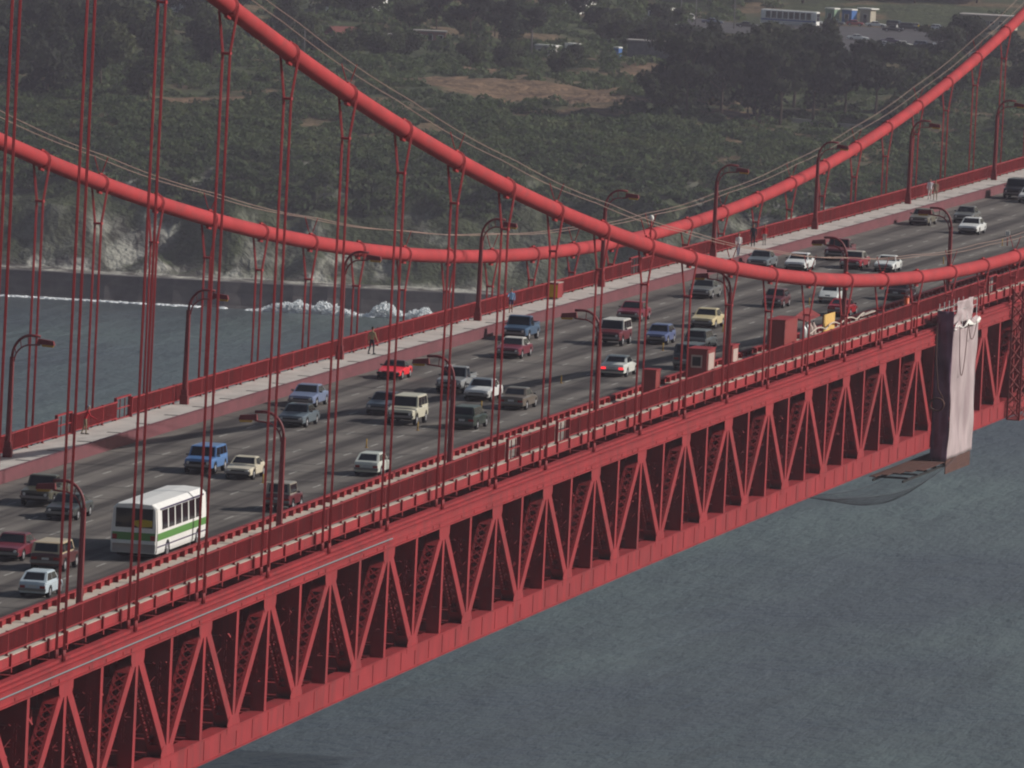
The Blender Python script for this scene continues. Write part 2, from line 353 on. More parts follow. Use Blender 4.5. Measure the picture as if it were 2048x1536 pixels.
def road_mat():
    m = bpy.data.materials.new('worn_asphalt'); m.use_nodes = True; t = m.node_tree; N = t.nodes; L = t.links; b = N['Principled BSDF']
    b.inputs['Roughness'].default_value = 0.85; b.inputs['Specular IOR Level'].default_value = 0.2
    g = N.new('ShaderNodeNewGeometry'); sx = N.new('ShaderNodeSeparateXYZ'); L.new(g.outputs['Position'], sx.inputs[0])
    # lane-centre oil streak: cosine of X with the lane period, broken up by noise
    mu = N.new('ShaderNodeMath'); mu.operation = 'MULTIPLY'; L.new(sx.outputs[0], mu.inputs[0]); mu.inputs[1].default_value = 2 * PI / 3.05
    co = N.new('ShaderNodeMath'); co.operation = 'COSINE'; L.new(mu.outputs[0], co.inputs[0])
    mp = N.new('ShaderNodeMapping'); mp.inputs['Scale'].default_value = (1.6, 0.035, 1); L.new(g.outputs['Position'], mp.inputs['Vector'])
    no = N.new('ShaderNodeTexNoise'); no.inputs['Scale'].default_value = 1; no.inputs['Detail'].default_value = 6; L.new(mp.outputs[0], no.inputs['Vector'])
    ad = N.new('ShaderNodeMath'); ad.operation = 'MULTIPLY_ADD'; L.new(co.outputs[0], ad.inputs[0]); ad.inputs[1].default_value = 0.15; L.new(no.outputs['Fac'], ad.inputs[2])
    r = N.new('ShaderNodeValToRGB'); r.color_ramp.elements[0].position = 0.32; r.color_ramp.elements[1].position = 0.66
    r.color_ramp.elements[0].color = (0.054, 0.047, 0.044, 1); r.color_ramp.elements[1].color = (0.150, 0.136, 0.120, 1); L.new(ad.outputs[0], r.inputs['Fac'])
    n2 = N.new('ShaderNodeTexNoise'); n2.inputs['Scale'].default_value = 0.25; n2.inputs['Detail'].default_value = 7; L.new(g.outputs['Position'], n2.inputs['Vector'])
    mr = N.new('ShaderNodeMapRange'); mr.inputs[1].default_value = 0.3; mr.inputs[2].default_value = 0.7; mr.inputs[3].default_value = 0.8; mr.inputs[4].default_value = 1.2; L.new(n2.outputs['Fac'], mr.inputs[0])
    mx = N.new('ShaderNodeMix'); mx.data_type = 'RGBA'; mx.blend_type = 'MULTIPLY'; mx.inputs[0].default_value = 1; L.new(r.outputs[0], mx.inputs[6]); L.new(mr.outputs[0], mx.inputs[7])
    L.new(mx.outputs[2], b.inputs['Base Color'])
    return m
road = build('road', ribbon([(-9.42, ROAD), (9.42, ROAD), (9.42, ROAD - 0.3), (-9.42, ROAD - 0.3)], KA, KB), road_mat())
tag(road, kind='structure')
PAINT = mat('worn_white_paint', (0.34, 0.33, 0.30), 0.8, 0.2, var=0.3, vscale=1.5, dirt=(0.1, 0.095, 0.09), dscale=(3, 0.5, 1), damt=0.8, space='World')
dm = MB(); dm.box(-0.05, 0.05, 0, 2.2, 0, 0.006); dash = dm.mesh('lane_dash', [PAINT])
for X in (-6.1, -3.05, 0.0, 3.05, 6.1):
    for k in np.arange(-2, 34, 0.5):
        Y = Yk(k) + 1.5
        inst('lane_dash', dash, road, loc=(X, Y, deck(Y + 1.3) + ROAD + 0.004), mtx=Matrix.Translation((X, Y, deck(Y) + ROAD + 0.004)) @ Matrix.Rotation(math.atan(grade(Y)), 4, 'X'))
JOINT = mat('dark_joint_steel', (0.035, 0.032, 0.03), 0.8, 0.3)
jm = MB(); jm.box(-9.4, 9.4, -0.09, 0.09, 0, 0.005); jme = jm.mesh('road_joint', [JOINT])
for k in range(-3, 36, 2):
    Y = Yk(k + 0.1); inst('road_joint', jme, road, mtx=Matrix.Translation((0, Y, deck(Y) + ROAD + 0.002)))
DRAIN = mat('dark_iron_plate', (0.06, 0.055, 0.055), 0.7, 0.3)
gm = MB(); gm.box(-0.42, 0.42, -0.16, 0.16, 0, 0.012)
for i in range(5): gm.box(-0.38 + i * 0.17, -0.31 + i * 0.17, -0.13, 0.13, 0.012, 0.02)
drain = gm.mesh('drain_grate', [DRAIN])
walks = {}
for s in (-1, 1):
    wk = build('sidewalk', ribbon([(s * 9.52, WALK), (s * WALK_OUT, WALK), (s * WALK_OUT, WALK - 0.16), (s * 9.52, WALK - 0.16)], KA, KB), CONC if s < 0 else CONC2)
    tag(wk, 'pale concrete sidewalk on the ' + ('near, construction' if s > 0 else 'far, pedestrian') + ' side of the road', kind='structure'); walks[s] = wk
    for k in np.arange(-3, 36, 0.5):
        Y = Yk(k + 0.2); inst('drain_grate', drain, wk, mtx=Matrix.Translation((s * 11.1, Y, deck(Y) + WALK + 0.003)))
# ------------------------------------------------------------------ the bridge
bridge = empty('suspension_bridge', (0, 0, H0))
tag(bridge, 'orange-red steel suspension bridge crossing the strait with traffic on its deck', 'bridge')
BINV = Matrix.Translation((0, 0, -H0))
def bpart(name, me, Y, X=0.0, z=0.0, sy=1.0, parent=None):
    m = BINV @ Matrix.Translation((X, Y, deck(Y) + z)) @ Matrix.Rotation(math.atan(grade(Y + 4)), 4, 'X') @ Matrix.Diagonal((1, sy, 1, 1))
    return inst(name, me, bridge if parent is None else parent, mtx=m)
def bmesh_part(name, mb, mat_, parent=None):
    return inst(name, mb.mesh(name, [mat_]), bridge if parent is None else parent, mtx=BINV if parent is None else None)

# --- canonical stiffening-truss pieces (local: Y along the bridge, X across, z = 0 at gusset foot)
TC0, TC1 = 0.72, 1.48          # top chord bottom / top
BC0, BC1 = -6.62, -5.32        # bottom chord bottom / top
HX = 0.36
def chord_top():
    mb = MB(); L = S
    mb.box(-HX, HX, 0, L, TC0 + 0.06, TC1 - 0.05)
    mb.box(-HX - 0.10, HX + 0.10, 0, L, TC1 - 0.047, TC1)                 # cover plate
    mb.box(-HX - 0.12, HX + 0.12, 0, L, TC0, TC0 + 0.058)                 # foot flange
    mb.box(HX + 0.003, HX + 0.06, 0, L, 1.00, 1.06); mb.box(-HX - 0.06, -HX - 0.003, 0, L, 1.00, 1.06)
    for i in range(4):                                                    # splice plates
        y = 1.2 + i * 3.6
        mb.box(HX + 0.003, HX + 0.03, y, y + 1.1, TC0 + 0.10, 0.99)
    for x0, x1, z0, z1 in ((-0.30, 0.26, TC1 + 0.002, TC1 + 0.13), (-0.33, 0.31, TC1 + 0.132, TC1 + 0.165), (-0.26, 0.06, TC1 + 0.167, TC1 + 0.29), (-0.3, 0.1, TC1 + 0.292, TC1 + 0.32)):
        mb.box(x0, x1, 0, L, z0, z1)
    return mb.mesh('top_chord', [RED])
def chord_bot():
    mb = MB(); L = S
    mb.box(-HX, HX, 0, L, BC0 + 0.05, BC1 - 0.05); mb.box(-HX - 0.09, HX + 0.09, 0, L, BC1 - 0.047, BC1); mb.box(-HX - 0.09, HX + 0.09, 0, L, BC0, BC0 + 0.047)
    for i in range(4):
        y = 0.9 + i * 3.81; mb.box(HX + 0.003, HX + 0.028, y, y + 1.4, BC0 + 0.15, BC1 - 0.15)
    return mb.mesh('bottom_chord', [RED])
def member(p, q, wid, name):      # p, q: (y, z) centre line; two channels joined by lacing (returned apart)
    p = Vector((0, *p)); q = Vector((0, *q)); d = (q - p).normalized(); nrm = Vector((1, 0, 0)).cross(d).normalized()
    mb = MB()
    for sx in (-1, 1):
        x = sx * HX
        mb.bar(p + Vector((x, 0, 0)), q + Vector((x, 0, 0)), 0.03, wid, nrm)
        for e in (-1, 1):
            o = nrm * e * (wid / 2 - 0.02) + Vector((x - sx * 0.08, 0, 0)); mb.bar(p + o, q + o, 0.13, 0.035, nrm)
    L = (q - p).length
    for e in (-1, 1):             # tie plates at both ends
        for a, b in ((0.0, 1.45), (L - 1.3, L)):
            o = nrm * e * (wid / 2 + 0.006); mb.bar(p + d * a + o, p + d * b + o, 2 * HX - 0.06, 0.014, nrm)
    main = mb.mesh(name, [RED])
    lb = MB(); n = max(3, int((L - 2.8) / 0.62)); st = (L - 2.8) / n
    for e in (-1, 1):
        o = nrm * e * (wid / 2 + 0.008); x = HX - 0.05
        for i in range(n):
            a = p + d * (1.46 + i * st) + o; b = a + d * st * 0.98
            lb.bar(a + Vector((-x, 0, 0)), b + Vector((x, 0, 0)), 0.088, 0.012, nrm); lb.bar(a + Vector((x, 0, 0)), b + Vector((-x, 0, 0)), 0.088, 0.010, nrm)
    return main, lb.mesh('lacing', [RED])
ZT, ZB = 0.2, -5.2
D_DN = member((0.55, ZT + 0.1), (S / 2 - 0.35, ZB), 0.70, 'diagonal')
D_UP = member((S / 2 + 0.35, ZB), (S - 0.55, ZT + 0.1), 0.70, 'diagonal')
V_0 = member((0, BC1 - 0.02), (0, TC0 + 0.05), 0.54, 'vertical')
V_H = member((S / 2, BC1 - 0.02), (S / 2, TC0 + 0.05), 0.54, 'vertical')
def gus(top):
    mb = MB()
    for sx in (-1, 1):
        a, b = sorted((sx * (HX + 0.017), sx * (HX + 0.037)))
        if top: poly = [(-1.5, TC0 + 0.25), (-1.45, 0.30), (-1.2, -0.02), (1.2, -0.02), (1.45, 0.30), (1.5, TC0 + 0.25)]
        else: poly = [(S / 2 + a_, b_) for a_, b_ in [(-1.5, BC1 - 0.35), (-1.45, -5.15), (-0.95, -4.75), (0.95, -4.75), (1.45, -5.15), (1.5, BC1 - 0.35)]]
        mb.prism(poly, 'x', a, b)
    return mb.mesh('gusset_plate', [RED])
G_T, G_B = gus(True), gus(False)
CT, CBm = chord_top(), chord_bot()
for s, ka, kb in ((1, -4, 27), (-1, 3, 36)):
    for k in range(ka, kb):
        Y0, Y1 = Yk(k), Yk(k + 1); sy = (Y1 - Y0) / S; X = s * W
        bpart('top_chord', CT, Y0, X, 0, sy); bpart('bottom_chord', CBm, Y0, X, 0, sy)
        for nm, (a, b) in (('diagonal', D_DN), ('diagonal', D_UP), ('vertical', V_0), ('vertical', V_H)):
            o = bpart(nm, a, Y0, X, 0, sy); tag(inst('lacing', b, o), kind='stuff')
        bpart('gusset_plate', G_T, Y0, X, 0, sy); bpart('gusset_plate', G_B, Y0, X, 0, sy)

# --- floor beams and sway frames between the two trusses
def floor_beam():
    mb = MB(); x0, x1 = -W + HX + 0.08, W - HX - 0.08
    mb.box(x0, x1, -0.02, 0.02, -0.75, 1.62); mb.box(x0, x1, -0.19, 0.19, -0.80, -0.752); mb.box(x0, x1, -0.19, 0.19, 1.622, 1.67)
    for i in range(19):
        x = x0 + 0.7 + i * (x1 - x0 - 1.4) / 18; mb.box(x - 0.012, x + 0.012, -0.14, -0.021, -0.75, 1.62); mb.box(x - 0.012, x + 0.012, 0.021, 0.14, -0.75, 1.62)
    return mb.mesh('floor_beam', [RED])
def sway():
    mb = MB(); x0, x1 = -W + HX + 0.08, W - HX - 0.08; n = 4
    mb.bar((x0, 0, -5.95), (x1, 0, -5.95), 0.4, 0.9)
    mb.bar((x0, 3.8, -6.05), (x1, 3.8, -6.05), 0.3, 0.6)
    for i in range(n):
        a = x0 + (x1 - x0) * i / n; b = x0 + (x1 - x0) * (i + 1) / n; m_ = (a + b) / 2
        mb.bar((a, 0, -0.83), (m_, 0, -5.5), 0.30, 0.52, (1, 0, 0)); mb.bar((m_, 0, -5.5), (b, 0, -0.83), 0.30, 0.52, (1, 0, 0))
        if i: mb.bar((a, 0, -0.83), (a, 0, -5.5), 0.28, 0.5, (1, 0, 0))
    return mb.mesh('sway_frame', [RED])
def laterals():
    mb = MB(); x0, x1 = -W + HX + 0.1, W - HX - 0.1
    mb.bar((x0, 0.3, -6.1), (x1, S / 2 - 0.3, -6.1), 0.45, 0.3); mb.bar((x0, S - 0.3, -6.1), (x1, S / 2 + 0.3, -6.1), 0.45, 0.3)
    mb.bar((0, 0.3, -6.0), (0, S - 0.3, -6.0), 0.35, 0.4)
    return mb.mesh('lateral_brace', [RED])
def stringers():
    mb = MB()
    for i in range(9):
        x = -10 + i * 2.5; mb.box(x - 0.1, x + 0.1, 0, S, 1.68, 1.94)
    return mb.mesh('deck_stringer', [RED])
FB, SW, LT, ST = floor_beam(), sway(), laterals(), stringers()
for k in range(-4, 34):
    sy = (Yk(k + 1) - Yk(k)) / S
    for h in (0, 0.5):
        bpart('floor_beam', FB, Yk(k + h) + 0.45); bpart('sway_frame', SW, Yk(k + h) + 0.45)
    bpart('lateral_brace', LT, Yk(k), sy=sy); tag(bpart('deck_stringer', ST, Yk(k), sy=sy), kind='stuff')

# --- sidewalk edge beam (sunlit fascia) with brackets under every rail post
def edge(s):
    mb = MB(); x = s * 13.075
    a, b = sorted((x, x - s * 0.04)); mb.box(a, b, 0, S / 4, 2.14, WALK - 0.03)
    a, b = sorted((x - s * 0.02, x + s * 0.10)); mb.box(a, b, 0, S / 4, 2.08, 2.137)
    return mb.mesh('edge_beam', [RED])
def brk(s):
    mb = MB(); a, b = sorted((s * 13.078, s * 13.19)); mb.box(a, b, -0.09, 0.09, 1.90, WALK + 0.12)
    a, b = sorted((s * 12.6, s * 13.2)); mb.box(a, b, -0.09, 0.09, 1.84, 1.887)
    return mb.mesh('bracket', [RED])
def rail_meshes():
    L = S / 4
    p = MB(); p.box(-0.06, 0.06, -0.05, 0.05, 0.003, 1.18); p.box(-0.085, 0.085, -0.075, 0.075, 1.18, 1.21); p.box(-0.1, 0.1, -0.09, 0.09, 0.003, 0.03)
    t = MB(); t.box(-0.065, 0.065, 0.055, L - 0.055, 1.10, 1.17); b = MB(); b.box(-0.05, 0.05, 0.055, L - 0.055, 0.15, 0.21)
    c = MB(); n = 29
    for i in range(n):
        y = 0.055 + (i + 0.5) * (L - 0.11) / n; c.box(-0.035, 0.035, y - 0.013, y + 0.013, 0.212, 1.098)
    return p.mesh('rail_post', [RED]), t.mesh('top_rail', [RED]), b.mesh('bottom_rail', [RED]), c.mesh('pickets', [RED])
RP, RT, RB, RC = rail_meshes()
def gate_mesh():
    g = MB(); L = S / 4; y0, y1 = 0.35, L - 0.35
    for y in (0.06, L - 0.06): g.box(-0.09, 0.09, y - 0.06, y + 0.06, 0.003, 1.28)
    for y in (L / 3, 2 * L / 3): g.box(-0.03, 0.03, y - 0.03, y + 0.03, 0.1, 1.2)
    g.box(-0.09, 0.09, 0.0, L, 1.281, 1.36); g.box(-0.04, 0.04, 0.122, L - 0.122, 0.66, 0.72); g.box(-0.06, 0.06, 0.122, L - 0.122, 0.04, 0.09)
    return g.mesh('open_gate_frame', [RED])
GATE = gate_mesh()
EDGE = {s: edge(s) for s in (-1, 1)}; BRK = {s: brk(s) for s in (-1, 1)}
gates = {1: (7.5, 8.5, 19.5), -1: (7.25, 8.25, 19.25)}
for s, ka, kb in ((1, -3.0, 26.0), (-1, 4.0, 37.0)):
    for k in np.arange(ka, kb, 0.25):
        Y0, Y1 = Yk(k), Yk(k + 0.25); sy = (Y1 - Y0) / (S / 4)
        bpart('edge_beam', EDGE[s], Y0, 0, 0, sy); bpart('bracket', BRK[s], Y0, 0, 0)
        if any(abs(k - g) < 0.01 for g in gates[s]):
            bpart('open_gate_frame', GATE, Y0, s * (RAILX + 0.12), WALK, sy); continue
        o = bpart('railing_panel', RT, Y0, s * RAILX, WALK, sy)
        inst('rail_post', RP, o); inst('bottom_rail', RB, o); tag(inst('pickets', RC, o), kind='stuff')

# --- steel kerb barriers between sidewalks and road
def barrier(s):
    L = S / 2; mb = MB(); x = s * 9.45
    a, b = sorted((x, x + s * 0.05)); mb.box(a, b, 0, L, ROAD - 0.02, ROAD + 0.68)
    a, b = sorted((x - s * 0.02, x + s * 0.22)); mb.box(a, b, 0, L, ROAD + 0.682, ROAD + 0.74)
    m1 = mb.mesh('kerb_barrier', [BARRIER if s < 0 else RED])
    rb = MB()
    for i in range(4):
        y = 0.5 + i * L / 4; a, b = sorted((x + s * 0.052, x + s * 0.30)); rb.box(a, b, y - 0.05, y + 0.05, WALK + 0.003, ROAD + 0.68)
    return m1, rb.mesh('barrier_ribs', [RED])
for s, ka, kb in ((1, -3, 26), (-1, 3, 37)):
    bm_, rm_ = barrier(s)
    for k in np.arange(ka, kb, 0.5):
        sy = (Yk(k + 0.5) - Yk(k)) / (S / 2); o = bpart('kerb_barrier', bm_, Yk(k), 0, 0, sy); tag(inst('barrier_ribs', rm_, o), kind='stuff')

# --- main cables, bands, suspenders, hand ropes
CR = 0.462
def band_mesh(slope):
    mb = MB(); mb.tube([(0, -0.40, 0), (0, 0.40, 0)], CR + 0.022, 24)
    mb.box(-0.06, 0.06, -0.4, 0.4, CR + 0.02, CR + 0.13); mb.box(-0.09, 0.09, -0.42, 0.42, -CR - 0.17, -CR - 0.02)
    return mb.mesh('cable_band', [CABLE])
BAND = band_mesh(0)
sk = MB(); sk.tube([(0, 0, -0.1), (0, 0, 0.45)], 0.07, 8); SOCK = sk.mesh('rope_socket', [RED])
for s, ka, kb in ((1, -5, 28), (-1, 2, 38)):
    X = s * W
    for k in range(ka, kb):
        pts = [(X, Yk(k + i / 6), cab(Yk(k + i / 6))) for i in range(7)]
        mb = MB(); mb.tube(pts, CR, 24, cap=False); bmesh_part('main_cable', mb, CABLE)
    for k in range(ka, kb):
        Y = Yk(k); zc = cab(Y); sl_ = math.atan((cab(Y + 1) - cab(Y - 1)) / 2)
        inst('cable_band', BAND, bridge, mtx=BINV @ Matrix.Translation((X, Y, zc)) @ Matrix.Rotation(sl_, 4, 'X'))
        zb = deck(Y) + TC1 + 0.30; Ls = zc - zb; drop = min(2.4, Ls * 0.45)
        for e in (-1, 1):
            y = Y + e * 0.15; pts = [(X - 0.19, y, zb), (X - 0.19, y, zc - drop)]
            rr = CR + 0.045
            for i in range(9):
                t = PI - PI * i / 8; pts.append((X + rr * math.cos(t), y, zc + rr * math.sin(t)))
            pts += [(X + 0.19, y, zc - drop), (X + 0.19, y, zb)]
            mb = MB(); mb.tube(pts, 0.036, 6); bmesh_part('suspender_rope', mb, ROPE)
        mb = MB(); mb.box(X - 0.25, X + 0.25, Y - 0.2, Y + 0.2, zc - drop - 0.06, zc - drop + 0.06)
        bmesh_part('spreader_clamp', mb, ROPE)
        for e in (-1, 1):
            for d_ in (-1, 1): inst('rope_socket', SOCK, bridge, loc=(X + e * 0.19, Y + d_ * 0.15, zb - H0))
        if k % 2 == 0:
            mb = MB()
            for e in (-1, 1): mb.bar((X + e * 0.12, Y, zc + CR + 0.19), (X + e * 0.42, Y, zc + CR + 1.12), 0.05, 0.05, (0, 1, 0))
            bmesh_part('hand_rope_post', mb, ROPE)
    HR = globals().get('HRM') or mat('hand_rope_wire', (0.30, 0.20, 0.16), 0.6, 0.3); HRM = HR
    for e in (-1, 1):
        pts = [(X + e * 0.42, Yk(ka + i / 4), cab(Yk(ka + i / 4)) + CR + 1.1 - 0.10 * math.sin(PI * ((i / 8) % 1))) for i in range((kb - ka - 1) * 4)]
        mb = MB(); mb.tube(pts, 0.022, 5); bmesh_part('hand_rope', mb, HR)

# --- grey pipe clipped along the near top chord
PIPE = mat('pale_grey_pipe', (0.19, 0.20, 0.21), 0.6, 0.2)
mb = MB(); X = W + HX + 0.16
mb.tube([P(X, Yk(k), 1.27) for k in np.arange(-5, 5.05, 0.25)], 0.042, 8)
pp = build('utility_pipe', mb, PIPE); tag(pp, 'thin pale grey pipe running along the near top chord, lower left', 'pipe')
# ------------------------------------------------------------------ vegetation on the bluff
def leaf_mat(name, c0, c1, c2):
    m = bpy.data.materials.new(name); m.use_nodes = True; t = m.node_tree; N = t.nodes; L = t.links; b = N['Principled BSDF']
    b.inputs['Roughness'].default_value = 0.8; b.inputs['Specular IOR Level'].default_value = 0.15
    g = N.new('ShaderNodeNewGeometry'); no = N.new('ShaderNodeTexNoise'); no.inputs['Scale'].default_value = 0.22; no.inputs['Detail'].default_value = 3
    L.new(g.outputs['Position'], no.inputs['Vector'])
    n2 = N.new('ShaderNodeTexNoise'); n2.inputs['Scale'].default_value = 0.06; n2.inputs['Detail'].default_value = 2; L.new(g.outputs['Position'], n2.inputs['Vector'])
    ad = N.new('ShaderNodeMath'); ad.operation = 'ADD'; L.new(no.outputs['Fac'], ad.inputs[0]); L.new(n2.outputs['Fac'], ad.inputs[1])
    r = N.new('ShaderNodeValToRGB'); e = r.color_ramp.elements; e[0].position = 0.38; e[1].position = 0.64; x = e.new(0.5)
    mh = N.new('ShaderNodeMath'); mh.operation = 'MULTIPLY'; mh.inputs[1].default_value = 0.5; L.new(ad.outputs[0], mh.inputs[0]); L.new(mh.outputs[0], r.inputs['Fac'])
    e[0].color = (*c0, 1); e[1].color = (*c1, 1); e[2].color = (*c2, 1); L.new(r.outputs[0], b.inputs['Base Color'])
    tr_ = N.new('ShaderNodeBsdfTranslucent'); L.new(r.outputs[0], tr_.inputs['Color']); ms = N.new('ShaderNodeMixShader'); ms.inputs[0].default_value = 0.4
    L.new(b.outputs[0], ms.inputs[1]); L.new(tr_.outputs[0], ms.inputs[2]); L.new(ms.outputs[0], N['Material Output'].inputs['Surface'])
    return m
SCRUB = leaf_mat('coastal_scrub_leaves', (0.044, 0.062, 0.030), (0.072, 0.102, 0.044), (0.108, 0.128, 0.058))
CONIF = leaf_mat('dark_cypress_foliage', (0.020, 0.025, 0.018), (0.034, 0.042, 0.026), (0.056, 0.064, 0.036))
OLIVE = leaf_mat('olive_tree_foliage', (0.034, 0.044, 0.024), (0.060, 0.076, 0.036), (0.100, 0.110, 0.052))
BARK = mat('grey_brown_bark', (0.085, 0.065, 0.050), 0.9, 0.1, var=0.3, vscale=1.5)

def leaf_quads(c, n, size):      # quads with centre c (N,3), outward normal n (N,3)
    N_ = len(c); r = RNG.normal(size=(N_, 3)); nn = n + 0.55 * RNG.normal(size=(N_, 3)); nn /= np.linalg.norm(nn, axis=1, keepdims=True)
    a = np.cross(nn, r); a /= np.linalg.norm(a, axis=1, keepdims=True); b = np.cross(nn, a)
    s = (size * RNG.uniform(0.6, 1.35, N_))[:, None]; a = a * s * 0.62; b = b * s * 0.45
    v = np.stack([c - a - b * 0.4, c - a * 0.1 - b, c + a + b * 0.3, c + a * 0.2 + b], 1).reshape(-1, 3)
    return v, np.arange(N_ * 4).reshape(-1, 4)

# low scrub: nobody could count it
vs_, fs_ = [], []; off = 0
def add_bushes(n, du, dv, size, dens):
    global off
    u = RNG.uniform(du[0], du[1], n); v = shore(u) + RNG.uniform(dv[0], dv[1], n)
    i0 = np.clip(np.searchsorted(ua, u), 0, nu - 1); j0 = np.clip(np.searchsorted(va, v - shore(u)), 0, nv - 1)
    keep = ((rock[j0, i0] < 0.45) | (RNG.uniform(0, 1, n) < 0.16)) & (dry[j0, i0] < RNG.uniform(0.25, 0.9, n)) & (RNG.uniform(0, 1, n) < dens)
    lotm = (np.hypot((u - 82) / 44, (v - 2560) / 122) < 1); keep &= ~lotm
    u = u[keep]; v = v[keep]; z = terr(u, v); x, y = uv2xy(u, v); m = len(u)
    r = size * RNG.uniform(0.6, 1.6, m); q = 88
    d = RNG.normal(size=(m, q, 3)); d[..., 2] = np.abs(d[..., 2]) * 0.9; d /= np.linalg.norm(d, axis=2, keepdims=True)
    sh = np.stack([r * RNG.uniform(0.8, 1.3, m), r * RNG.uniform(0.8, 1.3, m), r * RNG.uniform(0.5, 0.85, m)], 1)
    c = np.stack([x, y, z], 1)[:, None, :] + d * sh[:, None, :] * RNG.uniform(0.7, 1.05, (m, q, 1))
    V, Fq = leaf_quads(c.reshape(-1, 3), d.reshape(-1, 3), np.repeat(r, q) * 0.29)
    vs_.append(V); fs_.append(Fq + off); off += len(V)
add_bushes(5200, (-120, 125), (28, 130), 1.5, 1.0)
add_bushes(3600, (-130, 135), (120, 330), 1.7, 0.72)
add_bushes(1800, (-150, 160), (320, 620), 2.4, 0.8)
me = np_mesh('scrub', np.concatenate(vs_), np.concatenate(fs_), SCRUB)
tag(inst('coastal_scrub', me), 'dense low green scrub covering the bluff slope', 'scrub', kind='stuff')

def tree_mesh(seed, H, R, kind):
    global RNG
    RNG = np.random.default_rng(seed); random.seed(seed)
    tr = MB(); th = H * (0.55 if kind == 'flat' else 0.8)
    tr.tube([(0, 0, -0.6), (0.15, 0.1, th * 0.4), (-0.1 + 0.3 * random.random(), 0.2, th)], [0.05 * H * 0.42, 0.014 * H, 0.007 * H], 8)
    lobes = []
    nl = 13
    for i in range(nl):
        a = 2.4 * i + random.uniform(-0.4, 0.4); t = i / (nl - 1)
        if kind == 'flat':      # spreading cypress: wide uneven top
            z = H * random.uniform(0.42, 0.9); rr = R * random.uniform(0.2, 0.75); lr = R * random.uniform(0.30, 0.46); lh = lr * random.uniform(0.45, 0.75)
        elif kind == 'round':
            z = H * (0.3 + 0.6 * random.random()); rr = R * math.sqrt(max(0, 1 - ((z / H - 0.6) / 0.42) ** 2)) * random.uniform(0.3, 0.75); lr = R * random.uniform(0.34, 0.5); lh = lr * 0.8
        else:                   # tall
            z = H * (0.2 + 0.74 * t); rr = R * (1.05 - t) * random.uniform(0.2, 0.7); lr = R * (0.55 - 0.28 * t); lh = lr * 1.15
        c = (rr * math.cos(a), rr * math.sin(a), z); lobes.append((c, lr, lh))
        b0 = z * 0.62 if kind != 'tall' else z * 0.85
        tr.tube([(0.0, 0.05, min(b0, th * 0.95)), (c[0] * 0.5, c[1] * 0.5, (b0 + z) / 2), (c[0] * 0.9, c[1] * 0.9, z)], [0.010 * H, 0.006 * H, 0.003 * H], 5)
    V, F_ = [], []; o = 0
    for (c, lr, lh) in lobes:
        q = 170; d = RNG.normal(size=(q, 3)); d /= np.linalg.norm(d, axis=1, keepdims=True)
        cc = np.array(c) + d * np.array([lr, lr, lh]) * RNG.uniform(0.55, 1.08, (q, 1))
        v, f = leaf_quads(cc, d, np.full(q, 0.20 * lr + 0.36)); V.append(v); F_.append(f + o); o += len(v)
    cr = np_mesh('crown', np.concatenate(V), np.concatenate(F_), CONIF if kind != 'round' else OLIVE)
    return tr.mesh('trunk', [BARK]), cr
TREES = {'a': tree_mesh(1, 17, 8.5, 'flat'), 'b': tree_mesh(2, 19, 7.0, 'tall'), 'c': tree_mesh(3, 13, 7.0, 'round'), 'd': tree_mesh(4, 15, 9.5, 'flat'), 'e': tree_mesh(5, 10, 6.0, 'round'), 'f': tree_mesh(6, 20, 8.0, 'flat')}
RNG = np.random.default_rng(99); random.seed(5)
KINDN = {'a': ('cypress_tree', 'dark spreading cypress'), 'b': ('cypress_tree', 'dark tall cypress'), 'c': ('broadleaf_tree', 'rounded olive-green tree'), 'd': ('cypress_tree', 'dark wide flat-topped cypress'), 'e': ('broadleaf_tree', 'small round olive-green tree'), 'f': ('cypress_tree', 'dark big cypress')}
TLIST = {}
def tree(kind, u, v, sc, where, group, sz=None):
    nm, lb = KINDN[kind]; p = tpos(u, v, -0.2)
    o = empty(nm, p, random.uniform(0, 6.28)); o.scale = (sc, sc, (sz or sc))
    tag(o, lb + ' ' + where, 'tree', group); TLIST.setdefault(group, []).append((u / v, o, lb, where))
    a, b = TREES[kind]; inst('trunk', a, o); inst('crown', b, o)
    return o
GR = 'cypresses of the dark grove'
for i, (k, u, v, s) in enumerate([('a', 30, 2186, 1.15), ('f', 36.5, 2192, 1.0), ('b', 43, 2206, 1.0), ('f', 47.5, 2188, 0.95), ('a', 54, 2203, 1.15), ('d', 60, 2208, 1.15), ('a', 66, 2214, 1.0), ('b', 57, 2228, 1.05), ('b', 35, 2220, 0.95), ('d', 41, 2232, 1.1), ('f', 51, 2236, 1.0), ('c', 73, 2204, 0.9), ('c', 79, 2222, 1.0), ('e', 70, 2188, 1.0), ('e', 25, 2198, 0.9)]):
    tree(k, u, v, s * 0.86, 'in the dark grove', 'trees of the dark grove')
for k, u, v, s in [('a', -95, 2150, 1.0), ('f', -104, 2164, 1.0), ('b', -89, 2176, 0.95), ('c', -80, 2200, 0.9), ('a', -111, 2188, 1.1), ('d', -98, 2212, 1.0), ('a', -84, 2232, 0.9), ('c', -74, 2262, 0.9), ('e', -70, 2172, 0.8), ('f', -92, 2246, 1.0), ('a', -106, 2270, 1.0), ('c', -62, 2290, 0.8), ('d', -86, 2290, 0.9)]:
    tree(k, u, v, s, 'on the upper left slope', 'trees on the upper left slope')
for i in range(20):
    u = -50 + i * 4.3 + random.uniform(-1.5, 1.5); v = 2452 + random.uniform(-14, 45)
    if 1 < u < 13 or -46 < u < -29: continue
    tree(random.choice('abcadf'), u, v, random.uniform(0.42, 0.62), 'behind the bluff-top cabins', 'trees behind the cabins')
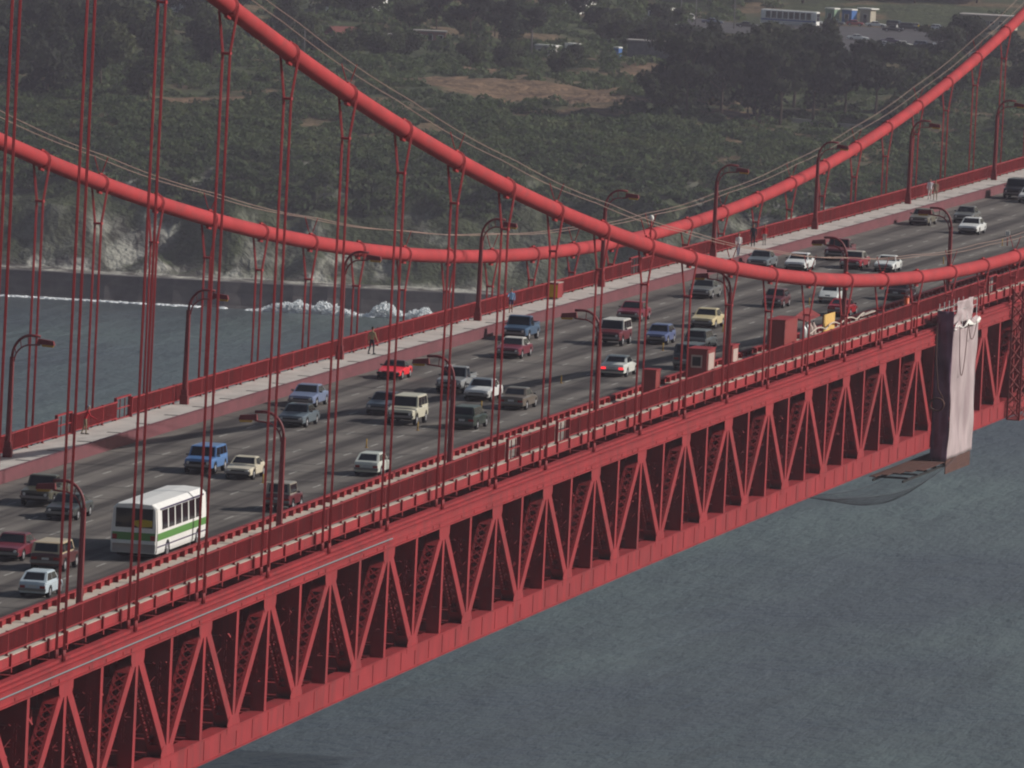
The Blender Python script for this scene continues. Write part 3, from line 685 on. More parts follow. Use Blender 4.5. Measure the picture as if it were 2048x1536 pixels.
for i in range(16):
    u = random.uniform(-60, 12); v = random.uniform(2325, 2392)
    tree(random.choice('eec'), u, v, random.uniform(0.3, 0.5), 'before the bluff-top cabins', 'small trees before the cabins')
for k, u, v, s in [('a', 84, 2385, 1.0), ('f', 90, 2402, 1.0), ('d', 97, 2412, 1.0), ('b', 103, 2400, 0.95), ('a', 109, 2420, 1.1), ('c', 78, 2372, 0.8), ('c', 92, 2350, 0.75), ('e', 100, 2345, 0.9), ('d', 92, 2470, 0.75), ('e', 88, 2440, 0.9), ('c', 106, 2365, 0.8)]:
    tree(k, u, v, s * 0.68, 'below the parking lot', 'trees below the parking lot')
for i in range(30):
    u = -118 + i * 7.6 + random.uniform(-3, 3); v = random.uniform(2668, 2760) + (20 if u > 60 else 0)
    if -45 < u < -28 or 2 < u < 14: v += 40
    tree(random.choice('abdfac'), u, v, random.uniform(0.85, 1.2), 'along the top edge', 'trees along the top edge')
for i in range(12):
    u = random.uniform(-118, -48); v = random.uniform(2330, 2500)
    if -84 < u < -66: u -= 20
    tree(random.choice('acdb'), u, v, random.uniform(0.75, 1.0), 'in the upper left wood', 'wood behind the upper left slope')

for k, u, v, s in [('e', -41.5, 2536, 0.8), ('c', -35, 2538, 0.62), ('e', 5.5, 2592, 0.8), ('c', 11.5, 2595, 0.6), ('a', -77, 2478, 0.5), ('e', -70, 2480, 0.75)]:
    tree(k, u, v, s, 'in front of the white blocks', 'trees before the white blocks')
ONES = ['', 'first', 'second', 'third', 'fourth', 'fifth', 'sixth', 'seventh', 'eighth', 'ninth', 'tenth', 'eleventh', 'twelfth', 'thirteenth', 'fourteenth', 'fifteenth', 'sixteenth', 'seventeenth', 'eighteenth', 'nineteenth', 'twentieth']
def ordw(n): return ONES[n] if n <= 20 else ('thirtieth' if n == 30 else 'twenty-' + ONES[n - 20])
for g, l in TLIST.items():
    for i, (q_, o, lb, where) in enumerate(sorted(l, key=lambda t: t[0])): o['label'] = f'{lb}, {ordw(i + 1)} from the left {where}'
# ------------------------------------------------------------------ bluff-top yard: lots, cabins, coach
LOTM = mat('lot_asphalt', (0.065, 0.062, 0.064), 0.9, 0.2, var=0.25, vscale=0.15, space='World')
def sheet(name, pts, m, dz=0.06):
    mb = MB(); n = 10; vv = []; (a, b, c, d) = [np.array(p, float) for p in pts]
    for j in range(n + 1):
        for i in range(n + 1):
            s_, t_ = i / n, j / n; q = (a * (1 - s_) + b * s_) * (1 - t_) + (d * (1 - s_) + c * s_) * t_; vv.append(tpos(q[0], q[1], dz))
    mb.add(vv, [(j * (n + 1) + i, j * (n + 1) + i + 1, (j + 1) * (n + 1) + i + 1, (j + 1) * (n + 1) + i) for j in range(n) for i in range(n)])
    return tag(build(name, mb, m), kind='structure')
sheet('parking_lot', [(62, 2488), (98, 2500), (102, 2612), (52, 2600)], LOTM, 0.10)
sheet('parking_lot', [(24, 2545), (51, 2535), (51, 2600), (26, 2596)], LOTM, 0.10)
FR = math.atan2(EU[1], EU[0])       # direction of local u in the world
WHITE = mat('white_stucco', (0.74, 0.73, 0.68), 0.8, 0.2, var=0.08, vscale=0.4)
CREAM = mat('cream_siding', (0.42, 0.38, 0.30), 0.8, 0.2, var=0.1, vscale=0.5)
GREYB = mat('weathered_grey_boards', (0.15, 0.14, 0.145), 0.85, 0.15, var=0.2, vscale=1.2)
PINK = mat('faded_pink_wall', (0.30, 0.17, 0.15), 0.85, 0.2, var=0.1, vscale=0.6)
ROOFR = mat('dull_red_roof', (0.16, 0.055, 0.045), 0.8, 0.2, var=0.15, vscale=0.8)
ROOFP = mat('pale_roof_sheet', (0.42, 0.38, 0.35), 0.7, 0.2, var=0.08, vscale=0.5)
PBLUE = mat('blue_plastic', (0.05, 0.14, 0.36), 0.5, 0.3)
GREENP = mat('pale_green_paint', (0.20, 0.30, 0.20), 0.7, 0.2)
def cabin(name, label, cat, u, v, w_, d_, h_, wall, roof, rz=0.0, pitch=0.0, nwin=2, door=True, floors=1, over=0.25, band=None):
    o = empty(name, tpos(u, v, -0.15), FR + rz); tag(o, label, cat)
    mb = MB(); mb.box(-w_ / 2, w_ / 2, -d_ / 2, d_ / 2, 0, h_); build('wall', mb, wall, o)
    mb = MB()
    if pitch:
        mb.prism([(-d_ / 2 - over, h_ + 0.003), (d_ / 2 + over, h_ + 0.003), (0, h_ + pitch)], 'x', -w_ / 2 - over, w_ / 2 + over)
    else: mb.box(-w_ / 2 - over, w_ / 2 + over, -d_ / 2 - over, d_ / 2 + over, h_ + 0.003, h_ + 0.28)
    build('roof', mb, roof, o)
    for f in range(floors):
        for i in range(nwin):
            x = -w_ / 2 + (i + 0.5) * w_ / max(1, nwin); z = (f + 0.5) * h_ / floors
            mb = MB(); mb.box(x - 0.55, x + 0.55, -d_ / 2 - 0.05, -d_ / 2 - 0.003, z - 0.5, z + 0.6); f_ = build('window', mb, WHITE if wall is not WHITE else GREYB, o)
            mb = MB(); mb.box(x - 0.45, x + 0.45, -d_ / 2 - 0.07, -d_ / 2 - 0.052, z - 0.4, z + 0.5); build('pane', mb, GLASS, f_)
    if door:
        mb = MB(); mb.box(-0.45, 0.45, -d_ / 2 - 0.06, -d_ / 2 - 0.003, 0.1, 2.1); build('door', mb, band or GREYB, o)
    return o
cabin('apartment_block', 'white block half hidden by trees at the top edge, left of centre', 'building', -38, 2560, 10, 9, 9.5, WHITE, ROOFR, rz=-0.6, pitch=2.0, nwin=4, floors=3)
cabin('apartment_block', 'white house peeping over the tree tops at the top centre', 'building', 9, 2620, 8, 8, 9.0, WHITE, ROOFR, rz=-0.6, pitch=2.2, nwin=3, floors=3)
cabin('apartment_block', 'pale building behind the suspenders at the upper left top edge', 'building', -73, 2505, 10, 8, 8.0, WHITE, ROOFR, rz=-0.6, pitch=2.0, nwin=4, floors=2)
cabin('cottage', 'low brown-roofed cottage with a white gable beside the near cable', 'building', -38, 2412, 6.5, 5, 2.4, PINK, ROOFR, rz=0.5, pitch=1.5, nwin=2)
cabin('long_shed', 'low pink shed with a pale roof, left of the two', 'shed', -27.5, 2415, 5.5, 3, 2.0, PINK, ROOFP, nwin=2)
cabin('long_shed', 'low pink shed with a pale roof, right of the two', 'shed', -20.5, 2420, 6.5, 3, 2.4, PINK, ROOFP, nwin=3)
cabin('board_shed', 'long grey board shed with pale roof edge beside the blue toilet', 'shed', 25, 2420, 9.0, 4, 3.6, GREYB, ROOFP, rz=-0.12, nwin=0)
cabin('portable_toilet', 'blue portable toilet with a white roof beside the grey shed', 'toilet', 18.3, 2408, 1.25, 1.25, 2.1, PBLUE, WHITE, rz=-0.6, nwin=0, over=0.05, band=PBLUE)
cabin('site_trailer', 'grey and white site trailer on the bluff top left of the blue toilet', 'trailer', 4.0, 2412, 5.0, 2.4, 2.3, ROOFP, WHITE, rz=-0.55, nwin=2, over=0.08)
cabin('white_cabin', 'small white cabin right of the site trailer', 'cabin', 9.0, 2412, 2.4, 2.2, 2.2, WHITE, WHITE, rz=-0.6, nwin=1, over=0.06)
cabin('kiosk', 'pale green kiosk right behind the coach', 'kiosk', 67.5, 2624, 2.4, 2.2, 3.0, GREENP, WHITE, rz=-0.6, nwin=1, over=0.1)
cabin('kiosk', 'blue and white kiosk in the middle of the three', 'kiosk', 71.3, 2624, 2.6, 2.2, 3.0, PBLUE, WHITE, rz=-0.6, nwin=1, over=0.1)
cabin('kiosk', 'white-roofed kiosk rightmost of the three', 'kiosk', 75.5, 2626, 2.8, 2.2, 3.3, CREAM, WHITE, rz=-0.6, nwin=1, over=0.5)
cabin('visitor_building', 'long white flat-roofed building at the right end of the parking lot', 'building', 103, 2632, 12, 7, 3.2, CREAM, ROOFP, rz=-0.15, nwin=6, over=0.5)
cabin('camper', 'pale pink camper parked at the left end of the upper lot', 'camper', 29, 2600, 5.6, 2.3, 2.6, WHITE, WHITE, rz=-0.5, nwin=3, over=0.05)
mb = MB()
for i in range(6): a = tpos(50 + i * 2.2, 2197.5, 0.35); b = tpos(50 + (i + 1) * 2.2, 2197.5, 0.35); mb.bar(a, b, 0.4, 0.9)
tag(build('low_wall', mb, ROOFP), 'low pale wall at the foot of the dark grove', 'wall')
for u, v, h, where in ((-44.6, 2328, 6.5, 'left of the brown-roofed cottage'), (0.6, 2400, 6.0, 'left of the site trailer'), (36, 2555, 9, 'in the left lot'), (44.5, 2560, 7, 'left of the coach'), (33, 2575, 8, 'beside the camper')):
    p = tpos(u, v, -0.2); o = empty('utility_pole', p); tag(o, 'thin grey pole standing ' + where, 'pole')
    mb = MB(); mb.tube([(0, 0, 0), (0, 0, h)], [0.14, 0.09], 8); build('mast', mb, GREYB, o)
    mb = MB(); mb.bar((-0.6, 0, h - 0.3), (0.6, 0, h - 0.3), 0.1, 0.1); build('cross_arm', mb, GREYB, o)

# ------------------------------------------------------------------ street lamps on both sidewalks
def lamp_meshes():
    p = MB(); p.box(-0.24, 0.24, -0.24, 0.24, 0.0, 0.55); p.box(-0.19, 0.19, -0.19, 0.19, 0.552, 0.9)
    n = 8; r0, r1 = 0.185, 0.135
    p.tube([(0, 0, 0.9), (0, 0, 5.75)], [r0, r1], 8, smooth=False)
    post = p.mesh('post', [LAMPRED])
    a = MB(); pts = []; q = []
    for i in range(11):
        t = i / 10 * PI / 2; pts.append((1.05 * (1 - math.cos(t)), 0, 5.75 + 1.27 * math.sin(t))); q.append((0.13 + 0.92 * (1 - math.cos(t)), 0, 5.5 + 0.98 * math.sin(t)))
    pts.append((1.6, 0, 7.0)); q.append((1.6, 0, 6.52))
    a.tube(pts, [0.08] * 12, 8); a.tube(q, [0.045] * 12, 8)
    for i in (3, 6, 9): a.bar(pts[i], q[i], 0.04, 0.04, (0, 1, 0))
    arm = a.mesh('arm', [LAMPRED])
    h = MB(); h.hexa([(1.45, -0.17, 6.56), (2.45, -0.17, 6.53), (2.45, 0.17, 6.53), (1.45, 0.17, 6.56), (1.5, -0.13, 6.88), (2.38, -0.14, 6.78), (2.38, 0.14, 6.78), (1.5, 0.13, 6.88)])
    head = h.mesh('lamp_head', [LAMPRED])
    l = MB(); l.hexa([(1.75, -0.12, 6.43), (2.36, -0.12, 6.41), (2.36, 0.12, 6.41), (1.75, 0.12, 6.43), (1.7, -0.15, 6.547), (2.42, -0.15, 6.527), (2.42, 0.15, 6.527), (1.7, 0.15, 6.547)])
    return post, arm, head, l.mesh('lens', [AMBER])
LPm = lamp_meshes()
ORD = ['first', 'second', 'third', 'fourth', 'fifth', 'sixth', 'seventh', 'eighth', 'ninth', 'tenth']
for s, ks, side in ((-1, [6.29 + 3 * i for i in range(9)], 'far'), (1, [0.54, 3.54, 6.52, 9.46, 12.44, 15.42, 18.42], 'near')):
    for i, k in enumerate(ks):
        Y = Yk(k); o = empty('street_lamp', (-12.35 if s < 0 else 12.62, Y, deck(Y) + WALK + 0.002), 0 if s < 0 else PI)
        tag(o, f'orange-red arched street lamp, {ORD[i]} from the left on the {side} sidewalk', 'street lamp', f'street lamps on the {side} sidewalk')
        for nm, me in zip(('post', 'arm', 'lamp_head', 'lens'), LPm): inst(nm, me, o)

# yellow lane delineator tubes on the line between the two directions
YEL = mat('faded_yellow_tube', (0.42, 0.26, 0.05), 0.7, 0.2)
d = MB(); d.tube([(0, 0, 0.0), (0, 0, 0.03)], 0.10, 10); d.tube([(0, 0, 0.031), (0, 0, 0.52)], 0.038, 8); dtube = d.mesh('lane_delineator', [YEL])
for i, k in enumerate((1.2, 3.2, 5.1, 6.15, 8.02, 9.01, 10.3, 12.02, 12.9, 14.4, 15.91, 18.24, 20.3, 22.26, 24.2)):
    Y = Yk(k); o = inst('lane_delineator', dtube, loc=(3.05, Y, deck(Y) + ROAD + 0.012))
    tag(o, f'small yellow delineator tube, {ordw(i + 1)} from the left along the lane line', 'delineator', 'delineator tubes along the lane line')
# ------------------------------------------------------------------ vehicles.  local: front at -Y, centre of the base at the origin
def interp(y, pts):
    return float(np.interp(y, [p[0] for p in pts], [p[1] for p in pts]))
WH_T = MB(); WH_T.tube([(-0.10, 0, 0), (0.10, 0, 0)], 0.315, 18); TYRE = WH_T.mesh('tyre', [BLACK])
WH_R = MB(); WH_R.tube([(-0.105, 0, 0), (0.105, 0, 0)], 0.19, 14); WH_R.tube([(-0.115, 0, 0), (0.115, 0, 0)], 0.07, 10); RIM = WH_R.mesh('rim', [HUB])
STY = {
 # L, W, H, belt z, hood z at nose, cabin: (base front, roof front, roof rear, base rear) as fractions of L, trunk z
 'sedan':  dict(L=4.9, W=1.82, H=1.38, belt=0.90, nose=0.72, tail=0.84, cab=(0.30, 0.42, 0.66, 0.80)),
 'coupe':  dict(L=4.4, W=1.72, H=1.27, belt=0.86, nose=0.66, tail=0.80, cab=(0.33, 0.46, 0.66, 0.88)),
 'sports': dict(L=4.2, W=1.70, H=1.20, belt=0.80, nose=0.56, tail=0.76, cab=(0.40, 0.52, 0.64, 0.82)),
 'hatch':  dict(L=3.95, W=1.62, H=1.38, belt=0.88, nose=0.72, tail=0.84, cab=(0.27, 0.39, 0.80, 0.97)),
 'wagon':  dict(L=4.7, W=1.76, H=1.45, belt=0.90, nose=0.74, tail=0.86, cab=(0.28, 0.40, 0.90, 0.97)),
 'suv':    dict(L=4.7, W=1.92, H=1.82, belt=1.12, nose=0.98, tail=1.05, cab=(0.28, 0.36, 0.94, 0.985), zb=0.42),
 'van':    dict(L=4.6, W=1.84, H=1.80, belt=1.08, nose=0.92, tail=1.05, cab=(0.10, 0.22, 0.94, 0.985), zb=0.36),
 'pickup': dict(L=5.2, W=1.90, H=1.72, belt=1.05, nose=0.92, tail=0.98, cab=(0.30, 0.37, 0.53, 0.57), zb=0.40, bed=True),
 'blazer': dict(L=4.5, W=1.84, H=1.62, belt=1.0, nose=0.90, tail=0.98, cab=(0.24, 0.33, 0.94, 0.985), zb=0.36),
 'jeep':   dict(L=3.7, W=1.60, H=1.72, belt=1.05, nose=0.98, tail=1.0, cab=(0.40, 0.44, 0.94, 0.97), zb=0.44),
 'beetle': dict(L=4.0, W=1.56, H=1.48, belt=0.86, nose=0.62, tail=0.62, cab=(0.30, 0.40, 0.62, 0.84)),
}
STM = {}
def style_meshes(st):
    if st in STM: return STM[st]
    d = STY[st]; L, Wd, H, belt = d['L'], d['W'], d['H'], d['belt']; zb = d.get('zb', 0.27); hw = Wd / 2
    y0 = -L / 2; wf, wr = y0 + 0.185 * L, y0 + 0.79 * L; ar = 0.40
    c0, c1, c2, c3 = [y0 + f * L for f in d['cab']]
    arch = zb + 0.36
    top = [(y0, d['nose'] - 0.13), (y0 + 0.06, d['nose']), (c0, belt - 0.01), (c3, belt), (L / 2 - 0.07, d['tail']), (L / 2, d['tail'] - 0.12)]
    if st == 'beetle': top = [(y0, 0.42), (y0 + 0.25, 0.62), (c0, belt), (c3, belt), (L / 2 - 0.25, 0.62), (L / 2, 0.42)]
    wid = [(y0, hw * 0.86), (y0 + 0.25, hw * 0.95), (y0 + 1.0, hw), (L / 2 - 1.0, hw), (L / 2 - 0.2, hw * 0.95), (L / 2, hw * 0.88)]
    def arcz(y):
        z = zb
        for w_ in (wf, wr):
            if abs(y - w_) < ar: z = max(z, min(arch, zb + math.sqrt(max(0, ar * ar - (y - w_) ** 2)) * 0.95))
        return z
    ys = sorted(set([y0, y0 + 0.06, y0 + 0.25, c0, (c0 + c3) / 2, c3, L / 2 - 0.2, L / 2 - 0.07, L / 2] + [w_ + o for w_ in (wf, wr) for o in (-ar - 0.01, -ar * 0.8, -ar * 0.4, 0, ar * 0.4, ar * 0.8, ar + 0.01)]))
    mb = MB(); vv = []; ns = None
    for y in ys:
        zt = interp(y, top); w_ = interp(y, wid); zl = min(arcz(y), zt - 0.12); zm = zl + (zt - zl) * 0.55
        half = [(w_ * 0.93, zl), (w_, zl + 0.05), (w_, zm), (w_ * 0.985, zt - 0.07), (w_ * 0.90, zt - 0.005), (w_ * 0.45, zt + 0.025)]
        ring = [(x, z) for x, z in half] + [(-x, z) for x, z in reversed(half)]
        ns = len(ring); vv += [(x, y, z) for x, z in ring]
    ff = []
    for i in range(len(ys) - 1):
        for j in range(ns): ff.append((i * ns + j, i * ns + (j + 1) % ns, (i + 1) * ns + (j + 1) % ns, (i + 1) * ns + j))
    ff += [tuple(range(ns)), tuple(range((len(ys) - 1) * ns, len(ys) * ns))[::-1]]
    mb.add(vv, ff, False); PAINT0 = bpy.data.materials.get('car_base') or mat('car_base', (0.5, 0.5, 0.5))
    out = {}; out['body'] = mb.mesh('body', [PAINT0])
    ub = MB(); ub.box(-hw + 0.20, hw - 0.20, y0 + 0.15, L / 2 - 0.15, zb - 0.06, min(arch + 0.05, d['nose'] - 0.2)); out['underbody'] = ub.mesh('underbody', [DARK])
    # greenhouse shell and panes
    wb, wt = hw * 0.91, hw * 0.74 if st not in ('van', 'suv', 'jeep', 'pickup', 'blazer') else hw * 0.82
    B = [(-wb, c0, belt - 0.03), (wb, c0, belt - 0.03), (wb, c3, belt - 0.03), (-wb, c3, belt - 0.03)]
    T = [(-wt, c1, H - 0.05), (wt, c1, H - 0.05), (wt, c2, H - 0.05), (-wt, c2, H - 0.05)]
    g = MB(); g.hexa(B + T); out['cabin'] = g.mesh('cabin', [PAINT0])
    r = MB(); e = 0.04; r.hexa([(-wt - 0.01, c1 - 0.02, H - 0.048), (wt + 0.01, c1 - 0.02, H - 0.048), (wt + 0.01, c2 + 0.02, H - 0.048), (-wt - 0.01, c2 + 0.02, H - 0.048), (-wt + 0.09, c1 + 0.12, H), (wt - 0.09, c1 + 0.12, H), (wt - 0.09, c2 - 0.12, H), (-wt + 0.09, c2 - 0.12, H)]); out['roof'] = r.mesh('roof', [PAINT0])
    def pane(a, b, c, dd, u0, u1, v0, v1, off):
        a, b, c, dd = map(Vector, (a, b, c, dd)); n = (b - a).cross(dd - a).normalized()
        def q(u, v): return (a * (1 - u) + b * u) * (1 - v) + (dd * (1 - u) + c * u) * v
        P4 = [q(u0, v0), q(u1, v0), q(u1, v1), q(u0, v1)]; m = MB()
        m.hexa([p + n * 0.002 for p in P4] + [p + n * off for p in P4]); return m
    out['windshield'] = pane(B[0], B[1], T[1], T[0], 0.06, 0.94, 0.10, 0.93, 0.012).mesh('windshield', [GLASS])
    out['rear_window'] = pane(B[2], B[3], T[3], T[2], 0.10, 0.90, 0.22, 0.92, 0.012).mesh('rear_window', [GLASS])
    sw = []
    spl = ((0.06, 0.50), (0.54, 0.94)) if st in ('sedan', 'coupe', 'sports', 'hatch', 'beetle') else (((0.06, 0.36), (0.39, 0.66), (0.69, 0.95)) if st in ('wagon', 'suv', 'van', 'jeep', 'blazer') else ((0.1, 0.9),))
    for a_, b_ in spl:
        sw.append(pane(B[1], B[2], T[2], T[1], a_, b_, 0.16, 0.90, 0.012).mesh('side_window', [GLASS])); sw.append(pane(B[3], B[0], T[0], T[3], 1 - b_, 1 - a_, 0.16, 0.90, 0.012).mesh('side_window', [GLASS]))
    out['sides'] = sw
    nz = d['nose']; tz_ = d['tail']
    fb = MB(); fb.box(-hw * 0.92, hw * 0.92, y0 - 0.13, y0 + 0.01, zb + 0.10, zb + 0.24); out['front_bumper'] = fb.mesh('bumper', [CHROME])
    fb = MB(); fb.box(-hw * 0.92, hw * 0.92, L / 2 - 0.01, L / 2 + 0.13, zb + 0.12, zb + 0.26); out['rear_bumper'] = fb.mesh('bumper', [CHROME])
    gr = MB(); gr.box(-hw * 0.80, hw * 0.80, y0 - 0.03, y0 + 0.02, zb - 0.02, nz - 0.15)  # grille on a wide, deep black panel that paints in the shaded car front
    for i in range(4): z = zb + 0.28 + i * (nz - 0.47 - zb) / 4; gr.box(-hw * 0.48, hw * 0.48, y0 - 0.045, y0 - 0.031, z, z + 0.025)
    out['grille_shade_panel'] = gr.mesh('grille_shade_panel', [GRILLE])
    hl = []
    for s_ in (-1, 1):
        h = MB(); x = s_ * hw * 0.66; h.tube([(x, y0 - 0.05, (zb + nz) / 2 + 0.06), (x, y0 + 0.03, (zb + nz) / 2 + 0.06)], 0.09, 10); hl.append(h.mesh('headlight', [HLAMP]))
    out['headlights'] = hl; tl = []
    for s_ in (-1, 1):
        h = MB(); a, b = sorted((s_ * hw * 0.50, s_ * hw * 0.84)); zc_ = tz_ - 0.24
        h.box(a, b, L / 2 - 0.02, L / 2 + 0.03, zc_ - 0.07, zc_ + 0.07); tl.append(h.mesh('tail_light', [TLAMP]))
    out['tails'] = tl
    pl = MB(); pl.box(-0.2, 0.2, L / 2 + 0.005, L / 2 + 0.02, zb + 0.30, zb + 0.42); out['plate'] = pl.mesh('number_plate', [HLAMP])
    mr = []
    for s_ in (-1, 1):
        m = MB(); a, b = sorted((s_ * (hw * 0.93), s_ * (hw + 0.13))); m.box(a, b, c0 + 0.25, c0 + 0.33, belt + 0.0, belt + 0.12); mr.append(m.mesh('wing_mirror', [CHROME]))
    out['mirrors'] = mr
    if d.get('bed'):
        b = MB(); b.box(-hw * 0.80, hw * 0.80, c3 + 0.06, L / 2 - 0.1, belt + 0.028, belt + 0.034); out['bed'] = b.mesh('load_bed', [DARK])
        b = MB()
        for s_ in (-1, 1): a_, b_ = sorted((s_ * hw * 0.82, s_ * hw * 0.90)); b.box(a_, b_, c3 + 0.05, L / 2 - 0.07, belt - 0.05, belt + 0.14)
        b.box(-hw * 0.81, hw * 0.81, L / 2 - 0.15, L / 2 - 0.07, belt - 0.1, belt + 0.14); out['bed_side'] = b.mesh('bed_side', [PAINT0])
    out['wheels'] = [(s_ * (hw - 0.11), w_) for s_ in (-1, 1) for w_ in (wf, wr)]
    STM[st] = out; return out
PMAT = {}
def paint(col, rough=0.28):
    k = tuple(col)
    if k not in PMAT: PMAT[k] = mat('car_paint', col, rough, 0.45, var=0.04, vscale=2.0, coat=0.25)
    return PMAT[k]
def car(name, st, col, label, X, Y, away, group, roofcol=None, brake=False, lower=None, dark_trim=False, world=None, cat='car'):
    d = STY[st]; m = style_meshes(st); L = d['L']
    if world is None:
        yc = Y + L / 2; loc = (X, yc, deck(yc) + ROAD + 0.012); rz = PI if away else 0.0
        o = empty(name, loc); o.rotation_euler = (math.atan(grade(yc)) * (-1 if away else 1), 0, rz)
    else: loc, rz = world; o = empty(name, loc, rz)
    o.scale = (0.95, 0.95, 0.95); tag(o, label, cat, group)
    pm = paint(col); rm = paint(roofcol) if roofcol else pm
    b = inst('body', m['body'], o, pm); inst('underbody', m['underbody'], o)
    if 'bed' in m: inst('load_bed', m['bed'], b); inst('bed_side', m['bed_side'], b, pm)
    c = inst('cabin', m['cabin'], o, rm); inst('roof', m['roof'], o, rm)
    inst('windshield', m['windshield'], o); inst('rear_window', m['rear_window'], o)
    for s_ in m['sides']: inst('side_window', s_, o)
    bm_ = GRILLE if dark_trim else CHROME
    inst('bumper', m['front_bumper'], o, bm_); inst('bumper', m['rear_bumper'], o, bm_); inst('grille_shade_panel', m['grille_shade_panel'], o)
    for h in m['headlights']: inst('headlight', h, o)
    for h in m['tails']: inst('tail_light', h, o, BRAKE if brake else TLAMP)
    for h in m['mirrors']: inst('wing_mirror', h, o)
    inst('number_plate', m['plate'], o)
    for x, y in m['wheels']:
        w_ = inst('wheel', TYRE, o, loc=(x, y, 0.315)); inst('rim', RIM, w_)
        if d.get('zb', 0.27) > 0.35: w_.scale = (1.1, 1.12, 1.12); w_.location.z = 0.352
    return o
TO, AW = 'cars driving towards the viewer on the far lanes', 'cars driving away on the near lanes'
def lane(X): return min((-7.3, -4.6, -1.6, 1.35, 4.7, 7.35), key=lambda a: abs(a - X))
NB = [  # style, name, colour, label, X, Y, kwargs
 ('pickup', 'pickup_truck', (0.075, 0.072, 0.05), 'dark olive pickup truck partly behind the leftmost near lamp head', -4.55, -224.99, {}),
 ('sedan', 'sedan_car', (0.045, 0.052, 0.05), 'very dark green-grey sedan below the olive pickup at the left', -1.5, -231.88, {}),
 ('sedan', 'sedan_car', (0.16, 0.02, 0.03), 'maroon sedan cut by the left edge of the picture', 1.27, -255.98, {}),
 ('blazer', 'van', (0.09, 0.20, 0.42), 'bright blue van left of the cream coupe', -1.42, -198.28, {}),
 ('coupe', 'coupe_car', (0.62, 0.56, 0.42), 'cream coupe right of the bright blue van', 1.33, -200.16, {}),
 ('sedan', 'sedan_car', (0.12, 0.15, 0.17), 'grey-blue sedan in front of the pale blue sedan', -3.95, -161.72, {}),
 ('sedan', 'sedan_car', (0.17, 0.21, 0.32), 'pale blue sedan in the far lane just beyond the grey-blue sedan', -6.74, -145.91, {}),
 ('sports', 'sports_car', (0.85, 0.02, 0.03), 'bright red sports car in the far lane', -6.91, -118.67, dict(roofcol=(0.05, 0.02, 0.02), dark_trim=True)),
 ('sedan', 'sedan_car', (0.10, 0.12, 0.14), 'dark blue-grey sedan half hidden behind the cream truck wagon', -1.37, -148.31, {}),
 ('suv', 'truck_wagon', (0.60, 0.57, 0.44), 'cream boxy truck wagon at the centre left', 1.35, -154.97, {}),
 ('pickup', 'pickup_truck', (0.26, 0.27, 0.27), 'light grey pickup truck behind the white sedan, crossed by a lamp post', -1.24, -127.35, {}),
 ('sedan', 'sedan_car', (0.72, 0.73, 0.70), 'white sedan with dark windows between the grey pickup and the brown sedan', 1.48, -132.13, {}),
 ('pickup', 'pickup_truck', (0.06, 0.11, 0.18), 'dark blue pickup truck in the far lane beyond the white-roofed maroon sedan', -7.19, -75.91, {}),
 ('sedan', 'sedan_car', (0.17, 0.02, 0.035), 'maroon sedan with a white roof below the blue pickup', -4.24, -93.11, dict(roofcol=(0.6, 0.58, 0.52))),
 ('sedan', 'sedan_car', (0.20, 0.02, 0.035), 'maroon sedan with a maroon roof right of centre', -4.49, -48.68, {}),
 ('suv', 'truck_wagon', (0.15, 0.03, 0.035), 'maroon truck wagon with a white top behind a lamp post', -0.93, -75.1, dict(roofcol=(0.66, 0.64, 0.58))),
 ('hatch', 'hatchback_car', (0.10, 0.13, 0.26), 'dark blue hatchback right of the white-topped truck wagon', 1.53, -70.64, {}),
 ('sedan', 'sedan_car', (0.62, 0.52, 0.30), 'pale yellow sedan beside a near lamp post', 1.2, -51.25, {}),
 ('sedan', 'sedan_car', (0.15, 0.15, 0.14), 'grey sedan below the crossing of the two cables', -4.83, -18.78, {}),
 ('hatch', 'hatchback_car', (0.10, 0.025, 0.03), 'dark maroon hatchback under the low point of the near cable', 1.39, -24.0, {}),
 ('sedan', 'sedan_car', (0.14, 0.16, 0.17), 'grey car in the far lane just above the near cable', -7.8, 22.11, {}),
 ('sedan', 'sedan_car', (0.75, 0.76, 0.74), 'white sedan above the near cable, left of the maroon pickup', -4.85, 21.78, {}),
 ('pickup', 'pickup_truck', (0.16, 0.045, 0.05), 'dull maroon pickup truck behind the red sedan', -4.63, 38.64, {}),
 ('sedan', 'sedan_car', (0.28, 0.02, 0.03), 'red sedan with a pale roof between the maroon pickup and a white coupe', -1.79, 28.67, dict(roofcol=(0.45, 0.42, 0.36))),
 ('coupe', 'coupe_car', (0.74, 0.76, 0.72), 'white coupe right of the red sedan above the near cable', 1.0, 27.42, {}),
 ('sedan', 'sedan_car', (0.17, 0.155, 0.12), 'olive-grey sedan in the far lane at the upper right', -7.21, 95.08, {}),
 ('sedan', 'sedan_car', (0.14, 0.14, 0.13), 'dark grey sedan just behind the white sedan at the upper right', -4.79, 102.79, {}),
 ('sedan', 'sedan_car', (0.74, 0.75, 0.72), 'white sedan at the upper right behind a near lamp post', -1.76, 86.13, {}),
 ('suv', 'truck_wagon', (0.03, 0.03, 0.035), 'black truck wagon at the right edge in the far lane', -6.96, 144.17, {}),
 ('sedan', 'sedan_car', (0.6, 0.62, 0.6), 'white car cut by the right edge behind the black truck wagon', -5.0, 139.5, {}),
]
for st, nm, col, lb, X, Y, kw in NB: car(nm, st, col, lb, X, Y - 1.5, False, TO, **kw)
